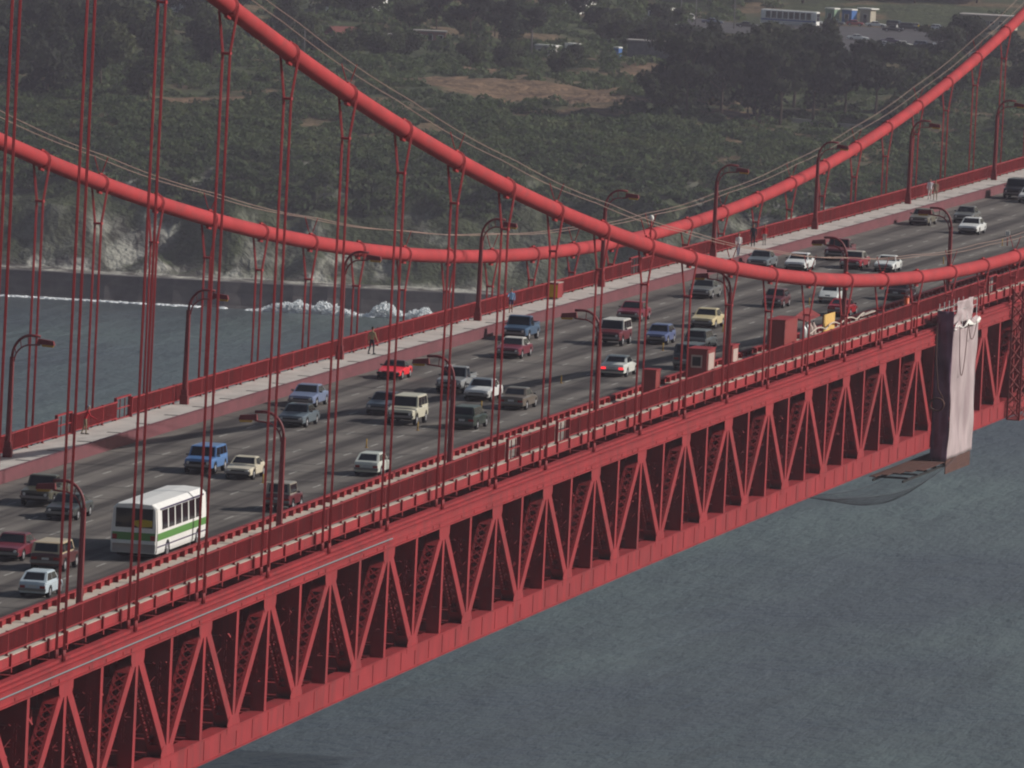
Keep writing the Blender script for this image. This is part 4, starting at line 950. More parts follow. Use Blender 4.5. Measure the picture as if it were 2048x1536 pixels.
SB = [
 ('beetle', 'small_car', (0.68, 0.70, 0.66), 'small rounded white car above the red car beside the work site', 3.94, -15.49, {}),
 ('coupe', 'coupe_car', (0.36, 0.015, 0.02), 'red car behind the yellow board of the work site', 7.06, -29.65, {}),
 ('sedan', 'sedan_car', (0.045, 0.022, 0.026), 'blackish car under the near cable at the right', 7.51, -7.09, {}),
 ('wagon', 'station_wagon', (0.10, 0.11, 0.11), 'grey station wagon just beyond the red booth', 4.92, -74.72, {}),
 ('van', 'van', (0.03, 0.04, 0.05), 'dark van half hidden behind the red booth', 7.75, -94.03, {}),
 ('sedan', 'sedan_car', (0.70, 0.72, 0.66), 'white sedan with both brake lights lit', 4.8, -104.11, dict(brake=True)),
 ('sedan', 'sedan_car', (0.15, 0.125, 0.10), 'brown sedan right of the dark green wagon', 4.75, -137.71, {}),
 ('wagon', 'station_wagon', (0.035, 0.05, 0.04), 'dark green station wagon beside the second near lamp post', 5.22, -155.43, {}),
 ('hatch', 'hatchback_car', (0.62, 0.65, 0.58), 'off-white hatchback seen from behind near the railing', 7.19, -192.79, {}),
 ('jeep', 'jeep', (0.13, 0.03, 0.035), 'dark red jeep with a pale soft top behind a near lamp post', 7.7, -219.02, dict(roofcol=(0.30, 0.27, 0.22))),
 ('hatch', 'hatchback_car', (0.50, 0.58, 0.62), 'silver-blue hatchback at the lower left beside the railing', 6.97, -273.59, {}),
 ('blazer', 'truck_wagon', (0.10, 0.035, 0.035), 'brown truck wagon with a tan top beyond the silver-blue hatchback', 4.44, -260.27, dict(roofcol=(0.50, 0.40, 0.26))),
]
for st, nm, col, lb, X, Y, kw in SB: car(nm, st, col, lb, X, Y - 1.3, True, AW, **kw)

# cars on the bluff-top lots
for i, (st, col, lb, u, v, r) in enumerate([
  ('sedan', (0.75, 0.76, 0.74), 'white sedan parked sideways in the middle of the big lot', 71, 2537, 1.5),
  ('hatch', (0.7, 0.7, 0.68), 'white hatchback at the front edge of the big lot', 65.4, 2500, 1.4),
  ('sedan', (0.03, 0.03, 0.035), 'black sedan right of the white sedan in the big lot', 80, 2588, 1.6),
  ('suv', (0.04, 0.04, 0.06), 'dark truck wagon near the far side of the big lot', 84, 2598, 1.5),
  ('sedan', (0.08, 0.05, 0.10), 'dark purple sedan parked behind the white sedan of the lot', 78, 2530, 1.5),
  ('wagon', (0.4, 0.4, 0.38), 'grey wagon at the right of the big lot', 90, 2560, 1.3),
  ('sedan', (0.10, 0.10, 0.12), 'charcoal sedan at the right of the grey wagon', 95, 2575, 1.6),
  ('van', (0.68, 0.66, 0.6), 'white van in the left lot beside a pole', 35, 2582, 0.2),
  ('sedan', (0.12, 0.14, 0.2), 'blue-grey sedan in the left lot', 40, 2575, 1.4),
  ('hatch', (0.6, 0.6, 0.6), 'silver hatchback in front of the left lot', 32.5, 2550, 1.5),
  ('sedan', (0.06, 0.05, 0.05), 'dark sedan in the left lot next to the coach', 47.5, 2572, 1.5)]):
    p = tpos(u, v, 0.13); car('parked_car', st, col, lb, 0, 0, False, 'cars parked on the bluff-top lots', world=(p, FR + r))

for i, (st, col) in enumerate([('sedan', (0.6, 0.6, 0.58)), ('wagon', (0.05, 0.06, 0.09)), ('hatch', (0.4, 0.05, 0.05)), ('sedan', (0.7, 0.7, 0.68)), ('suv', (0.05, 0.05, 0.05)), ('sedan', (0.3, 0.28, 0.22)), ('hatch', (0.65, 0.66, 0.68)), ('sedan', (0.10, 0.16, 0.3))]):
    car('parked_car', st, col, f'tiny parked car, {ordw(i + 1)} from the left in the back row of the big lot', 0, 0, False, 'cars in the back row of the big lot', world=(tpos(63 + i * 4.6, 2606 + (i % 3), 0.13), FR + 1.2 + 0.1 * (i % 4)))
for i, (st, col) in enumerate([('sedan', (0.5, 0.5, 0.5)), ('hatch', (0.7, 0.68, 0.6)), ('wagon', (0.06, 0.08, 0.12)), ('sedan', (0.66, 0.66, 0.66))]):
    car('parked_car', st, col, f'tiny parked car, {ordw(i + 1)} from the left in the front row of the big lot', 0, 0, False, 'cars in the front row of the big lot', world=(tpos(76 + i * 4.4, 2512 + i * 4, 0.13), FR + 1.35))

# ------------------------------------------------------------------ buses
BWHITE = mat('bus_white_paint', (0.76, 0.76, 0.72), 0.4, 0.4, var=0.05, vscale=1.0)
BGREEN = mat('bus_green_stripe', (0.09, 0.24, 0.055), 0.45, 0.4)
BPURP = mat('bus_dark_trim', (0.06, 0.045, 0.10), 0.5, 0.4)
BYEL = mat('yellow_advert', (0.50, 0.36, 0.02), 0.6, 0.3)
BBLUE = mat('coach_blue_stripe', (0.05, 0.09, 0.25), 0.5, 0.3)
def bus(name, label, loc, rot, L, Wd, H, stripe, nwin, advert, group=None):
    o = empty(name, loc); o.rotation_euler = rot; tag(o, label, 'bus', group); hw = Wd / 2; y0 = -L / 2; y1 = L / 2
    prof = [(-hw * 0.97, 0.38), (-hw, 0.55), (-hw, 1.7), (-hw * 0.94, H - 0.30), (-hw * 0.74, H - 0.06), (0, H), (hw * 0.74, H - 0.06), (hw * 0.94, H - 0.30), (hw, 1.7), (hw, 0.55), (hw * 0.97, 0.38)]
    mb = MB(); n = len(prof); vv = []
    for y, sc, dz in ((y0, 0.95, 0.05), (y0 + 0.14, 1.0, 0), (y1 - 0.14, 1.0, 0), (y1, 0.95, 0.04)): vv += [(x * sc, y, z - (dz if z > 1 else -dz)) for x, z in prof]
    ff = [(i * n + j, i * n + (j + 1) % n, (i + 1) * n + (j + 1) % n, (i + 1) * n + j) for i in range(3) for j in range(n)] + [tuple(range(n)), tuple(range(3 * n, 4 * n))[::-1]]
    mb.add(vv, ff); b = build('body', mb, BWHITE, o)
    for s_ in (-1, 1):
        x = s_ * (hw + 0.004)
        for i in range(nwin):
            a = y0 + 1.3 + i * (L - 2.2) / nwin; c = a + (L - 2.2) / nwin - 0.28; mb = MB()
            mb.hexa([(x, a, 1.62), (x, c, 1.62), (x - s_ * 0.055, c, H - 0.42), (x - s_ * 0.055, a, H - 0.42), (x + s_ * 0.012, a, 1.62), (x + s_ * 0.012, c, 1.62), (x - s_ * 0.043, c, H - 0.42), (x - s_ * 0.043, a, H - 0.42)])
            build('side_window', mb, GLASS, o)
        a, c = sorted((x, x + s_ * 0.008)); mb = MB(); mb.box(a, c, y0 + 0.16, y1 - 0.16, 1.08, 1.46); build('side_stripe', mb, stripe, o)
        mb = MB(); mb.box(a, c, y0 + 0.16, y1 - 0.16, 0.72, 0.79); build('trim_line', mb, BPURP, o)
        a, c = sorted((x - s_ * 0.07, x - s_ * 0.03)); mb = MB(); mb.box(a, c, y0 + 0.8, y1 - 0.8, H - 0.385, H - 0.30); build('gutter', mb, BPURP, o)
    mb = MB(); mb.box(-hw * 0.80, hw * 0.80, y1 - 0.01, y1 + 0.02, 1.74, H - 0.30); rw = build('rear_window', mb, GLASS, o)
    if advert: mb = MB(); mb.prism([(-hw * 0.78, 1.82), (-hw * 0.2, 1.76), (hw * 0.02, 1.9), (hw * 0.02, 2.10), (-hw * 0.4, 2.18), (-hw * 0.78, 2.14)], 'y', y1 + 0.021, y1 + 0.03); build('advert', mb, BYEL, rw)
    mb = MB(); mb.box(-hw * 0.92, hw * 0.92, y1 - 0.01, y1 + 0.012, 1.08, 1.48); build('rear_stripe', mb, stripe, o)
    mb = MB(); mb.box(-hw * 0.9, hw * 0.9, y1 - 0.01, y1 + 0.015, 0.45, 0.88); build('engine_door', mb, ROOFP, o)
    mb = MB(); mb.box(-hw * 0.95, hw * 0.95, y1, y1 + 0.14, 0.90, 1.06); build('bumper', mb, BWHITE, o)
    for s_ in (-1, 1):
        a, c = sorted((s_ * hw * 0.72, s_ * hw * 0.92)); mb = MB(); mb.box(a, c, y1 + 0.013, y1 + 0.04, 1.10, 1.36); build('tail_light', mb, TLAMP, o)
        mb = MB(); mb.tube([(s_ * hw * 0.75, y0 - 0.03, 0.8), (s_ * hw * 0.75, y0 + 0.05, 0.8)], 0.11, 10); build('headlight', mb, HLAMP, o)
    mb = MB(); mb.box(-hw * 0.86, hw * 0.86, y0 - 0.02, y0 + 0.02, 1.35, H - 0.4); build('windshield', mb, GLASS, o)
    for s_ in (-1, 1):
        for y in (y0 + 2.0, y1 - 2.6):
            w_ = inst('wheel', TYRE, o, loc=(s_ * (hw - 0.13), y, 0.48)); w_.scale = (1.4, 1.52, 1.52); inst('rim', RIM, w_)
            mb = MB(); a, c = sorted((s_ * (hw - 0.3), s_ * (hw + 0.003))); pts = [(y + 0.6 * math.cos(t), 0.38 + 0.62 * math.sin(t)) for t in np.linspace(0, PI, 12)]; mb.prism(pts, 'x', a, c); build('wheel_arch', mb, DARK, o)
    mb = MB(); mb.box(-hw + 0.3, hw - 0.3, y0 + 0.4, y1 - 0.4, 0.25, 0.45); build('chassis', mb, DARK, o)
    return o
yb = -252.6 + 5.9
bus('city_bus', 'white city bus with a green stripe seen from behind', (7.05, yb, deck(yb) + ROAD + 0.012), (-math.atan(grade(yb)), 0, PI), 11.8, 2.5, 3.05, BGREEN, 6, True)
p = tpos(57.4, 2592, 0.13)
bus('touring_coach', 'white and blue touring coach parked sideways on the bluff-top lot', p, (0, 0, FR + PI / 2 - 0.35), 13.0, 2.5, 3.5, BBLUE, 8, False)
# ------------------------------------------------------------------ people on the far sidewalk
def ball(mb, c, r, n=10):
    vv = []; ff = []; rx, ry, rz = r if isinstance(r, tuple) else (r, r, r); m = n // 2 + 1
    for i in range(m + 1):
        a = PI * i / m
        for j in range(n): t = 2 * PI * j / n; vv.append((c[0] + rx * math.sin(a) * math.cos(t), c[1] + ry * math.sin(a) * math.sin(t), c[2] + rz * math.cos(a)))
    for i in range(m):
        for j in range(n): ff.append((i * n + j, (i + 1) * n + j, (i + 1) * n + (j + 1) % n, i * n + (j + 1) % n))
    mb.add(vv, ff, True)
SKIN = mat('skin', (0.36, 0.20, 0.14), 0.6, 0.3)
CLOTH = {}
def cloth(col):
    if col not in CLOTH: CLOTH[col] = mat('clothing', col, 0.85, 0.15, var=0.08, vscale=6)
    return CLOTH[col]
def person(label, X, Y, rz, top, legs, hair, h=1.72, stride=0.25, lean=0.0, arms=(0.3, -0.3), bare=False, elbow=0.35, shoe=(0.03, 0.03, 0.03), group='pedestrians on the far sidewalk', world=None):
    # local: facing -Y; joints laid out for the pose, grown into one continuous skin
    s = h / 1.75; mb = MB(); hip = 0.92 * s; sh = 1.43 * s
    def L_(z): return -lean * max(0, z - hip)          # forward lean above the hips
    def T(p, q, a, b): mb.tube([p, ((p[0] + q[0]) / 2, (p[1] + q[1]) / 2, (p[2] + q[2]) / 2), q], [a * s, (a * 0.55 + b * 0.5) * s, b * s], 10); ball(mb, p, a * s, 8); ball(mb, q, b * s, 8)
    torso = [(0, L_(hip - 0.02), hip - 0.06 * s), (0, L_(hip + 0.1), hip + 0.10 * s), (0, L_(1.15), 1.15 * s), (0, L_(1.3), 1.32 * s), (0, L_(sh), sh)]
    rad = [(0.16, 0.11), (0.145, 0.10), (0.155, 0.105), (0.175, 0.115), (0.12, 0.08)]; vv = []; n = 12
    for (c, (a, b)) in zip(torso, rad):
        for j in range(n): t = 2 * PI * j / n; vv.append((c[0] + a * s * math.cos(t), c[1] + b * s * math.sin(t), c[2]))
    ff = [(i * n + j, i * n + (j + 1) % n, (i + 1) * n + (j + 1) % n, (i + 1) * n + j) for i in range(4) for j in range(n)] + [tuple(range(n))[::-1], tuple(range(4 * n, 5 * n))]
    mb.add(vv, ff, True)
    yh = L_(sh); T((0, yh, sh - 0.03 * s), (0, yh - 0.02, 1.53 * s), 0.062, 0.055)
    hc = (0, yh - 0.03, 1.635 * s); ball(mb, hc, (0.075 * s, 0.092 * s, 0.115 * s), 14)
    ball(mb, (0, hc[1] - 0.092 * s, hc[2] - 0.012 * s), (0.016 * s, 0.022 * s, 0.022 * s), 8)             # nose
    for e in (-1, 1): ball(mb, (e * 0.076 * s, hc[1] + 0.005, hc[2]), (0.012 * s, 0.02 * s, 0.03 * s), 8)  # ears
    for e, k in ((-1, 1), (1, -1)):
        f = stride * k; hp = (e * 0.085 * s, 0, hip - 0.03 * s); kn = (e * 0.09 * s, -f * 0.6 - 0.02, 0.49 * s); an = (e * 0.09 * s, -f * 0.85 + (0.10 if f < 0 else 0.0), 0.085 * s)
        T(hp, kn, 0.085, 0.058); T(kn, an, 0.056, 0.040); ft = (an[0] + e * 0.015, an[1] - 0.16 * s, 0.035 * s); T((an[0], an[1] + 0.03, 0.042 * s), ft, 0.042, 0.034)
    for e, a in ((-1, arms[0]), (1, arms[1])):
        sp = (e * 0.185 * s, yh, sh - 0.05 * s); el = (e * 0.235 * s, yh - math.sin(a) * 0.29 * s, sh - 0.05 * s - math.cos(a) * 0.29 * s)
        b = a + elbow; wr = (e * 0.235 * s, el[1] - math.sin(b) * 0.25 * s, el[2] - math.cos(b) * 0.25 * s)
        T(sp, el, 0.055, 0.042); T(el, wr, 0.040, 0.029)
        d = Vector((0, -math.sin(b), -math.cos(b))); w_ = Vector(wr); pm = w_ + d * 0.075 * s; ball(mb, tuple(pm), (0.022 * s, 0.036 * s, 0.045 * s), 8)
        for fi in range(4):
            o_ = Vector((0, (fi - 1.5) * 0.019 * s, 0)); p1 = pm + d * 0.03 * s + o_; ln = (0.040, 0.048, 0.045, 0.034)[fi] * s; p2 = p1 + d * ln; p3 = p2 + (d * 0.8 + Vector((-e * 0.6, 0, 0))) * 0.03 * s; mb.tube([p1, p2, p3], [0.0105, 0.010, 0.009], 6)
        p1 = pm + Vector((0, -0.034 * s, 0.012)); mb.tube([p1, p1 + Vector((-e * 0.01, -0.028, 0.0)) + d * 0.02, p1 + Vector((-e * 0.02, -0.034, 0)) + d * 0.05], [0.012, 0.011, 0.010], 6)
    me0 = mb.mesh('tmp'); tmp = bpy.data.objects.new('tmp', me0); COL.objects.link(tmp)
    md = tmp.modifiers.new('r', 'REMESH'); md.mode = 'VOXEL'; md.voxel_size = 0.0125; sm = tmp.modifiers.new('s', 'SMOOTH'); sm.iterations = 2; sm.factor = 0.4
    dg = bpy.context.evaluated_depsgraph_get(); me = bpy.data.meshes.new_from_object(tmp.evaluated_get(dg)); me.name = 'body'
    bpy.data.objects.remove(tmp); bpy.data.meshes.remove(me0)
    me.materials.clear()
    for m_ in (SKIN, cloth(top), cloth(legs), cloth(shoe)): me.materials.append(m_)
    nf = len(me.polygons); c = np.empty(nf * 3, np.float32); me.polygons.foreach_get('center', c); c = c.reshape(-1, 3) / s
    mi = np.zeros(nf, np.int32); ax = np.abs(c[:, 0])
    torso_m = (c[:, 2] > 0.90) & (c[:, 2] < 1.47); mi[torso_m] = 1
    hands = (ax > 0.20) & (c[:, 2] < 0.99); mi[(c[:, 2] <= 0.93) & ~hands] = 2
    if bare: mi[(c[:, 2] <= 0.58) & ~hands] = 0
    mi[c[:, 2] < 0.075] = 3
    me.polygons.foreach_set('material_index', mi); me.polygons.foreach_set('use_smooth', np.ones(nf, bool)); me.update()
    loc = (X, Y, deck(Y) + WALK + 0.004) if world is None else world
    o = inst('person', me, loc=loc); o.rotation_euler = (0, 0, rz); tag(o, label, 'person', group)
    hb = MB(); ball(hb, (hc[0], hc[1] + 0.018, hc[2] + 0.03 * s), (0.084 * s, 0.092 * s, 0.102 * s), 12)
    inst('hair', hb.mesh('hair', [cloth(hair)]), o)
    fe = MB()
    for e in (-1, 1): ball(fe, (e * 0.03 * s, hc[1] - 0.085 * s, hc[2] + 0.012 * s), 0.010, 6)
    fe.box(-0.022, 0.022, hc[1] - 0.088 * s, hc[1] - 0.078 * s, hc[2] - 0.058 * s, hc[2] - 0.050 * s)
    inst('face_features', fe.mesh('face_features', [cloth((0.08, 0.03, 0.025))]), o)
    return o
person('person in a tan jacket and dark trousers beside the far railing', -11.63, -102.8, 2.6, (0.33, 0.27, 0.15), (0.035, 0.03, 0.04), (0.03, 0.02, 0.015), 1.78, 0.12)
person('person in a light blue top and shorts jogging on the far sidewalk', -12.1, -53.5, 0.2, (0.22, 0.40, 0.62), (0.04, 0.04, 0.09), (0.05, 0.03, 0.02), 1.70, 0.42, 0.22, (0.7, -0.5), True, 0.9)
person('person in a white shirt and blue jeans on the pale sidewalk', -10.9, 30.1, 0.3, (0.72, 0.70, 0.68), (0.10, 0.13, 0.22), (0.04, 0.03, 0.02), 1.76, 0.30)
person('person in dark clothes by the far railing behind the white shirt', -12.2, 44.0, 0.1, (0.03, 0.035, 0.045), (0.03, 0.03, 0.04), (0.02, 0.015, 0.01), 1.75, 0.15)
person('person in a red top next to the person in dark clothes', -11.75, 46.5, 0.2, (0.50, 0.02, 0.03), (0.30, 0.28, 0.26), (0.03, 0.02, 0.02), 1.66, 0.2)
person('person in white walking at the upper right', -12.0, 129.2, 0.1, (0.70, 0.68, 0.72), (0.55, 0.52, 0.50), (0.05, 0.03, 0.02), 1.74, 0.28)
person('person in a tan coat walking beside the person in white', -11.4, 128.4, 0.0, (0.36, 0.28, 0.20), (0.30, 0.26, 0.2), (0.04, 0.03, 0.02), 1.70, 0.25)
person('person in a red shirt and grey cap leaning at the left railing', -12.3, -181.5, 1.9, (0.45, 0.03, 0.04), (0.25, 0.2, 0.13), (0.22, 0.27, 0.30), 1.70, 0.08, 0.30, (0.5, 0.45), False, 0.6)
person('tiny person in a yellow vest standing in the big bluff-top lot', 0, 0, 0.4, (0.75, 0.55, 0.03), (0.05, 0.05, 0.07), (0.03, 0.02, 0.02), 1.8, 0.1, group='people on the bluff-top lot', world=tpos(85.9, 2594, 0.13))
person('tiny person in white standing left of the yellow vest', 0, 0, 0.9, (0.75, 0.75, 0.72), (0.5, 0.5, 0.48), (0.03, 0.02, 0.02), 1.75, 0.1, group='people on the bluff-top lot', world=tpos(81.0, 2590, 0.13))

# ------------------------------------------------------------------ work site on the near sidewalk
DRED = mat('cabinet_red_paint', (0.22, 0.035, 0.032), 0.6, 0.3, var=0.12, vscale=1.5)
PALEP = mat('pale_panel', (0.42, 0.33, 0.29), 0.7, 0.2, var=0.1, vscale=2)
YBOARD = mat('yellow_plywood', (0.62, 0.40, 0.13), 0.7, 0.2, var=0.1, vscale=1.5)
GALV = mat('galvanised_steel', (0.40, 0.41, 0.40), 0.45, 0.4, metal=0.3)
HOSE = mat('pale_hose', (0.48, 0.42, 0.36), 0.7, 0.2)
def wz(Y): return deck(Y) + WALK + 0.004
def cab_box(name, label, cat, x0, x1, Y, ly, h, panel=None, door=True):
    o = empty(name, ((x0 + x1) / 2, Y + ly / 2, wz(Y + ly / 2))); tag(o, label, cat); hx = (x1 - x0) / 2; hy = ly / 2
    mb = MB(); mb.box(-hx, hx, -hy, hy, 0, h); build('shell', mb, DRED, o)
    mb = MB(); mb.box(-hx - 0.05, hx + 0.05, -hy - 0.05, hy + 0.05, h + 0.002, h + 0.06); build('lid', mb, RED, o)
    if door:
        mb = MB(); mb.box(-hx * 0.55, hx * 0.55, -hy - 0.03, -hy - 0.002, h * 0.52, h * 0.86); w_ = build('window', mb, panel or PALEP, o)
        mb = MB(); mb.box(-hx * 0.42, hx * 0.42, -hy - 0.045, -hy - 0.031, h * 0.57, h * 0.81); build('pane', mb, GLASS, w_)
    if panel is not None:
        mb = MB(); mb.box(hx + 0.002, hx + 0.03, -hy * 0.7, hy * 0.7, h * 0.15, h * 0.9); build('side_panel', mb, panel, o)
    return o
cab_box('steel_cabinet', 'plain red steel cabinet on the near sidewalk, left of the booth', 'cabinet', 11.55, 12.35, -131.0, 1.6, 2.08, None, False)
cab_box('site_booth', 'red booth with a small window behind the near railing', 'booth', 11.3, 12.6, -114.5, 3.0, 2.4, PALEP)
cab_box('steel_cabinet', 'narrow red cabinet with a pale side at the foot of a near lamp post', 'cabinet', 12.05, 12.55, -105.0, 2.4, 2.1, PALEP, False)
cab_box('tool_container', 'red tool container left of the gas bottles', 'container', 11.2, 12.35, -84.0, 5.0, 2.55, None, False)
o = empty('bottle_rack', (12.3, -74.5, wz(-74.5))); tag(o, 'rack of pale gas bottles under a red cover left of the yellow board', 'rack')
mb = MB(); mb.box(-0.75, 0.3, -2.6, 3.2, 0, 0.12); build('base', mb, DRED, o)
mb = MB(); mb.hexa([(-0.8, -1.2, 2.15), (0.1, -1.2, 2.05), (0.1, 4.2, 2.2), (-0.8, 4.2, 2.35), (-0.8, -1.2, 2.3), (0.1, -1.2, 2.12), (0.1, 4.2, 2.27), (-0.8, 4.2, 2.75)]); build('cover', mb, DRED, o)
for i in range(4):
    y = -2.2 + i * 1.25; mb = MB(); mb.tube([(0.1, y, 0.125), (0.1, y, 1.6), (0.1, y, 1.78), (0.1, y, 1.9)], [0.24, 0.24, 0.12, 0.07], 14); b_ = build('gas_bottle', mb, GALV if i < 2 else PALEP, o)
    mb = MB(); mb.tube([(0.1, y, 1.9), (0.1, y, 2.0)], 0.04, 8); build('valve', mb, BLACK, b_)
o = empty('yellow_board', (12.45, -66.8, wz(-66.8))); tag(o, 'upright yellow board leaning behind the near railing', 'board')
mb = MB(); mb.box(-0.03, 0.03, -2.2, 2.2, 0.35, 2.15); build('panel', mb, YBOARD, o)
mb = MB()
for y in (-2.0, 2.0): mb.box(-0.12, -0.035, y - 0.05, y + 0.05, 0, 2.1)
build('support_frame', mb, DRED, o)
mb = MB(); Y0 = -76.0; pts = []
for i in range(60):
    t = i / 59; Y = Y0 + t * 22; pts.append((12.70 + 0.05 * math.sin(t * 9), Y, wz(Y) + 1.25 + 0.28 * abs(math.sin(t * 11)) ))
mb.tube(pts, 0.05, 8); tag(build('air_hose', mb, HOSE), 'pale hose looped along the near railing below the yellow board', 'hose')
for i in range(3):
    Y = -55.5 + i * 0.3; mb = MB(); mb.bar((12.35 + i * 0.12, Y, wz(Y) + 1.2 + i * 0.07), (12.35 + i * 0.12, Y + 8.0 - i, wz(Y + 8) + 1.24 + i * 0.07), 0.24, 0.05)
    tag(build('scaffold_plank', mb, HOSE if i == 2 else DRED), ('pale scaffold plank on top of' if i == 2 else ('red plank lowest of' if i == 0 else 'red plank in the middle of')) + ' the pile right of the yellow board', 'plank', 'planks piled at the near railing')
o = empty('steel_drum', (12.5, -34.2, wz(-34.2))); tag(o, 'upright orange post with a cap behind the near railing at right', 'post')
OR_ = mat('bright_orange_paint', (0.62, 0.11, 0.03), 0.5, 0.3); mb = MB(); mb.tube([(0, 0, 0), (0, 0, 1.55)], 0.19, 12); build('barrel', mb, OR_, o); mb = MB(); mb.tube([(0, 0, 1.552), (0, 0, 1.66)], 0.22, 12); build('cap', mb, DRED, o); o.name = 'orange_post'
o = empty('call_box', (-12.45, -35.5, wz(-35.5))); tag(o, 'yellow-fronted call box on the far railing right of the blue jogger', 'call box')
mb = MB(); mb.box(-0.35, 0.35, -0.9, 0.9, 0.1, 1.15); build('housing', mb, RED, o); mb = MB(); mb.box(-0.32, 0.32, -0.93, -0.903, 0.15, 1.05); build('front_panel', mb, BYEL, o); mb = MB(); mb.box(-0.4, 0.4, -0.95, 0.95, 1.152, 1.2); build('hood', mb, PALEP, o)
o = empty('marker_post', (3.4, 72.3, deck(72.3) + ROAD + 0.012)); tag(o, 'white-topped marker post standing on the lane line at the upper right', 'marker')
mb = MB(); mb.tube([(0, 0, 0), (0, 0, 0.75)], 0.05, 8); build('stem', mb, DRED, o); mb = MB(); mb.box(-0.17, 0.17, -0.04, 0.04, 0.751, 1.15); build('sign_plate', mb, WHITE, o)
Yb = -142.9; o = empty('cable_beacon', (W, Yb, cab(Yb) + CR)); tag(o, 'small white beacon on a stalk above the near cable crossing', 'beacon')
mb = MB(); mb.tube([(0, 0, 0), (0, 0, 1.1)], 0.05, 8); build('stalk', mb, RED, o); mb = MB(); ball(mb, (0, 0, 1.28), (0.16, 0.16, 0.2), 12); build('globe', mb, WHITE, o)

# ------------------------------------------------------------------ shrouded scaffold hung on the near truss
TARP = mat('white_tarpaulin', (0.40, 0.325, 0.325), 0.75, 0.2, var=0.22, vscale=0.45, dirt=(0.22, 0.15, 0.16), dscale=(0.8, 0.5, 0.12), damt=0.7, bump=0.8, bscale=0.8)
TARP_SHADE = mat('shaded_tarp_netting', (0.17, 0.10, 0.15), 0.9, 0.1, var=0.35, vscale=0.7)  # end tarpaulin and netting, with the shade of that side painted in as purple
BRN = mat('brown_boards', (0.10, 0.052, 0.042), 0.85, 0.15, var=0.2, vscale=1.0)
sc0 = empty('shrouded_scaffold', (14.7, -24.5, deck(-24.5) - 7.4)); tag(sc0, 'scaffold wrapped in white tarpaulin hanging from the near truss at right', 'scaffold')
def sheet_cloth(name, m, fn, nu_, nv_, amp, seed, parent, thick=0.03):
    vv = []; rn = np.random.default_rng(seed); A = rn.uniform(0, 6.28, 6)
    for j in range(nv_ + 1):
        for i in range(nu_ + 1):
            s_, t_ = i / nu_, j / nv_; p, n_ = fn(s_, t_); w_ = amp * (math.sin(s_ * 17 + A[0] + 2 * math.sin(t_ * 4 + A[1])) * 0.5 + math.sin(s_ * 7 + t_ * 9 + A[2]) * 0.6 + math.sin(t_ * 23 + A[3] + s_ * 5) * 0.25)
            vv.append(Vector(p) + Vector(n_) * w_)
    mb = MB(); mb.add(vv, [(j * (nu_ + 1) + i, j * (nu_ + 1) + i + 1, (j + 1) * (nu_ + 1) + i + 1, (j + 1) * (nu_ + 1) + i) for j in range(nv_) for i in range(nu_)], True)
    o_ = build(name, mb, m, parent); md = o_.modifiers.new('t', 'SOLIDIFY'); md.thickness = thick
    return o_
g_ = grade(-24.5)
sheet_cloth('side_tarpaulin', TARP, lambda s_, t_: ((0.62, -5.6 + 11.2 * s_, g_ * (s_ - .5) * 11 + 9.4 * t_ + (0.35 * math.sin(s_ * 9) * t_ ** 8)), (1, 0, 0)), 30, 36, 0.07, 3, sc0)
sheet_cloth('end_tarpaulin', TARP_SHADE, lambda s_, t_: ((-0.6 + 1.2 * s_, -5.66, 10.6 * t_ - 0.1), (0, 1, 0)), 8, 36, 0.10, 4, sc0)
sheet_cloth('end_tarpaulin', TARP, lambda s_, t_: ((-0.6 + 1.2 * s_, 5.66, 9.3 * t_), (0, 1, 0)), 8, 30, 0.08, 5, sc0)
sheet_cloth('upper_tarpaulin', TARP, lambda s_, t_: ((0.45 + 0.12 * t_, -5.2 + (8.6 - 1.5 * t_) * s_ + 1.2 * t_, 9.5 + 1.65 * t_), (1, 0, 0)), 18, 10, 0.09, 6, sc0)
sheet_cloth('torn_tarpaulin', WHITE, lambda s_, t_: ((0.72, -5.6 + 11.4 * s_, 9.2 + 0.45 * t_ * (0.5 + 0.5 * math.sin(s_ * 14))), (1, 0, 0)), 26, 4, 0.08, 8, sc0)
mb = MB()
for y in np.linspace(-5.4, 5.4, 6):
    for x in (-0.5, 0.5): mb.tube([(x, y, -0.9), (x, y, 11.0)], 0.03, 6)
for z in np.linspace(0, 10.5, 6):
    for x in (-0.5, 0.5): mb.tube([(x, -5.5, z), (x, 5.5, z)], 0.03, 6)
tag(build('tube_frame', mb, GALV, sc0), kind='stuff')
for i in range(4):
    mb = MB(); z = -1.05 + i * 0.255; mb.box(0.50, 0.56, -5.7, 5.5, z, z + 0.245); build('skirt_board', mb, BRN, sc0)
for i in range(5):
    mb = MB(); mb.box(-1.9 + i * 0.48, -1.46 + i * 0.48, -24.0 + i * 2.2, 5.4, -0.22, -0.17); build('deck_plank', mb, BRN, sc0)
mb = MB()
for i in range(7): mb.bar((-2.0, -22 + i * 4.2, -0.32), (0.5, -22 + i * 4.2, -0.32), 0.12, 0.14)
for x in (-1.8, 0.3): mb.bar((x, -23, -0.5), (x, 5.4, -0.5), 0.1, 0.16)
build('platform_frame', mb, GRILLE, sc0)
for i, (y, dz, x) in enumerate(((-2.2, 3.6, 0.82), (1.6, 1.2, 0.86))):
    mb = MB(); mb.tube([(x, y + a * 1.9, 9.4 - dz * (1 - abs(a) ** 2.2)) for a in np.linspace(-1, 1, 15)], 0.03, 6); build('rope_loop', mb, BRN, sc0)
mb = MB(); mb.tube([(-0.2 + 0.5 * math.cos(t), -6.0 - 0.02 * t, 3.9 + 0.45 * math.sin(t)) for t in np.linspace(0, 17, 60)], 0.05, 6); build('hose_coil', mb, BRN, sc0)
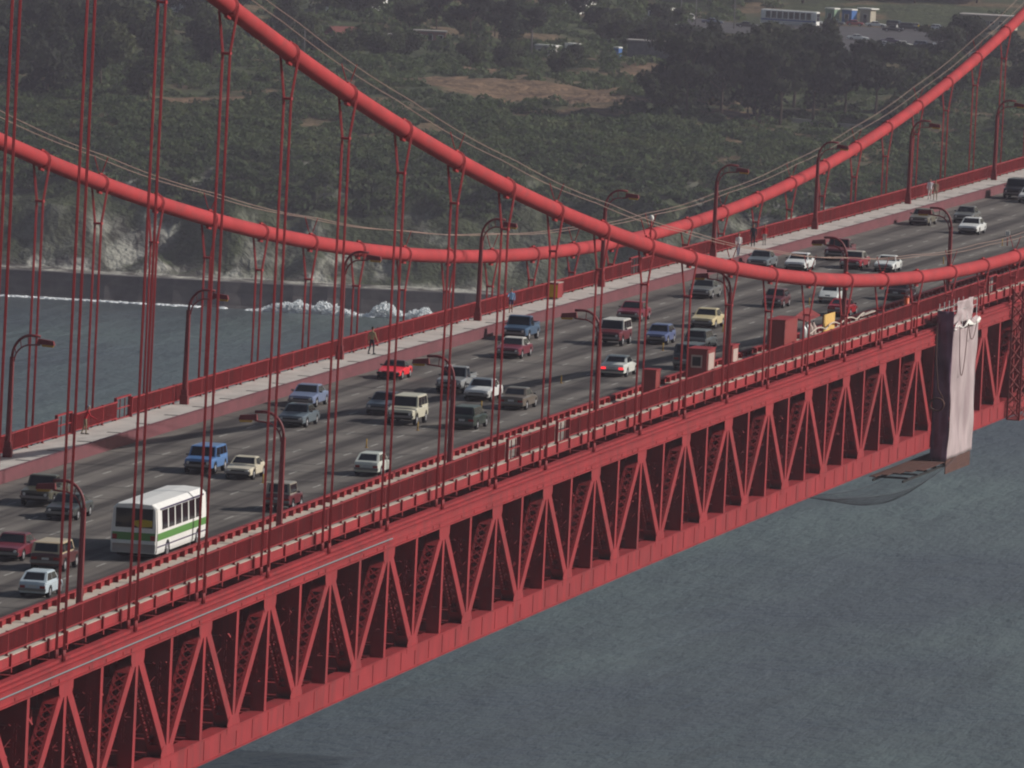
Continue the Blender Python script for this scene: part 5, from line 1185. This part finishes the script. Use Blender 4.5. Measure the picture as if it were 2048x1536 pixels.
mb = MB(); mb.tube([(-0.5, -6.0, 9.6), (-0.45, -6.1, 7), (-0.2, -6.1, 5), (0.2, -6.0, 4.3)], 0.05, 6); build('hose', mb, BRN, sc0)
# safety net under the bottom chord
NETM = mat('dark_net_cord', (0.07, 0.07, 0.08), 0.9, 0.1)
mb = MB(); NY, NX = 90, 8; grid = {}
for j in range(NY + 1):
    for i in range(NX + 1):
        t_ = j / NY; s_ = i / NX; Y = -80 + 53 * t_; sag = 2.1 * math.sin(PI * min(1, t_ ** 1.35)) ** 0.8 if 0 < t_ < 1 else 0
        grid[i, j] = (12.6 + 2.9 * s_, Y, deck(Y) - 6.75 - sag * (0.55 + 0.45 * math.sin(PI * s_)) - 0.6 * t_)
for i in range(NX + 1): mb.tube([grid[i, j] for j in range(NY + 1)], 0.006 if 0 < i < NX else 0.016, 4, cap=False)
for j in range(0, NY + 1): mb.tube([grid[i, j] for i in range(NX + 1)], 0.006, 4, cap=False)
tag(build('safety_net', mb, NETM), 'dark safety net sagging below the truss left of the shrouded scaffold', 'net')
# red lattice gantry at the right edge
gt = empty('paint_gantry', (14.7, 7.0, deck(7) - 6.7)); tag(gt, 'dark red lattice gantry hung on the near truss at the right edge', 'gantry')
for x in (-0.45, 0.45):
    for y in (-2.4, 2.4): mb = MB(); mb.bar((x, y, 0), (x, y, 9.6), 0.14, 0.14, (0, 1, 0)); build('leg', mb, DRED, gt)
mb = MB()
for i in range(9):
    z = i * 1.06
    for y in (-2.4, 2.4): mb.bar((-0.45, y, z), (0.45, y, z + 1.0), 0.07, 0.07, (0, 1, 0)); mb.bar((0.45, y, z), (-0.45, y, z + 1.0), 0.07, 0.07, (0, 1, 0))
    for x in (-0.45, 0.45): mb.bar((x, -2.4, z), (x, 2.4, z + 1.0), 0.07, 0.07, (1, 0, 0)); mb.bar((x, 2.4, z), (x, -2.4, z + 1.0), 0.07, 0.07, (1, 0, 0))
tag(build('lattice', mb, DRED, gt), kind='stuff')
mb = MB(); mb.box(-0.5, 0.5, -2.5, 2.5, -0.08, 0.0); build('floor', mb, DRED, gt)
# ------------------------------------------------------------------ haze: one closed box of thin air round the camera and everything in view
mb = MB(); mb.box(-4200, 4200, -1700, 4700, -3.0, 175)
hz = bpy.data.materials.new('sea_haze'); hz.use_nodes = True; t = hz.node_tree; t.nodes.clear()
ou = t.nodes.new('ShaderNodeOutputMaterial'); pv = t.nodes.new('ShaderNodeVolumePrincipled')
pv.inputs['Color'].default_value = (0.86, 0.82, 0.97, 1); pv.inputs['Density'].default_value = 0.000058; pv.inputs['Anisotropy'].default_value = 0.2
t.links.new(pv.outputs[0], ou.inputs['Volume'])
o = build('haze', mb, hz); tag(o, kind='stuff')
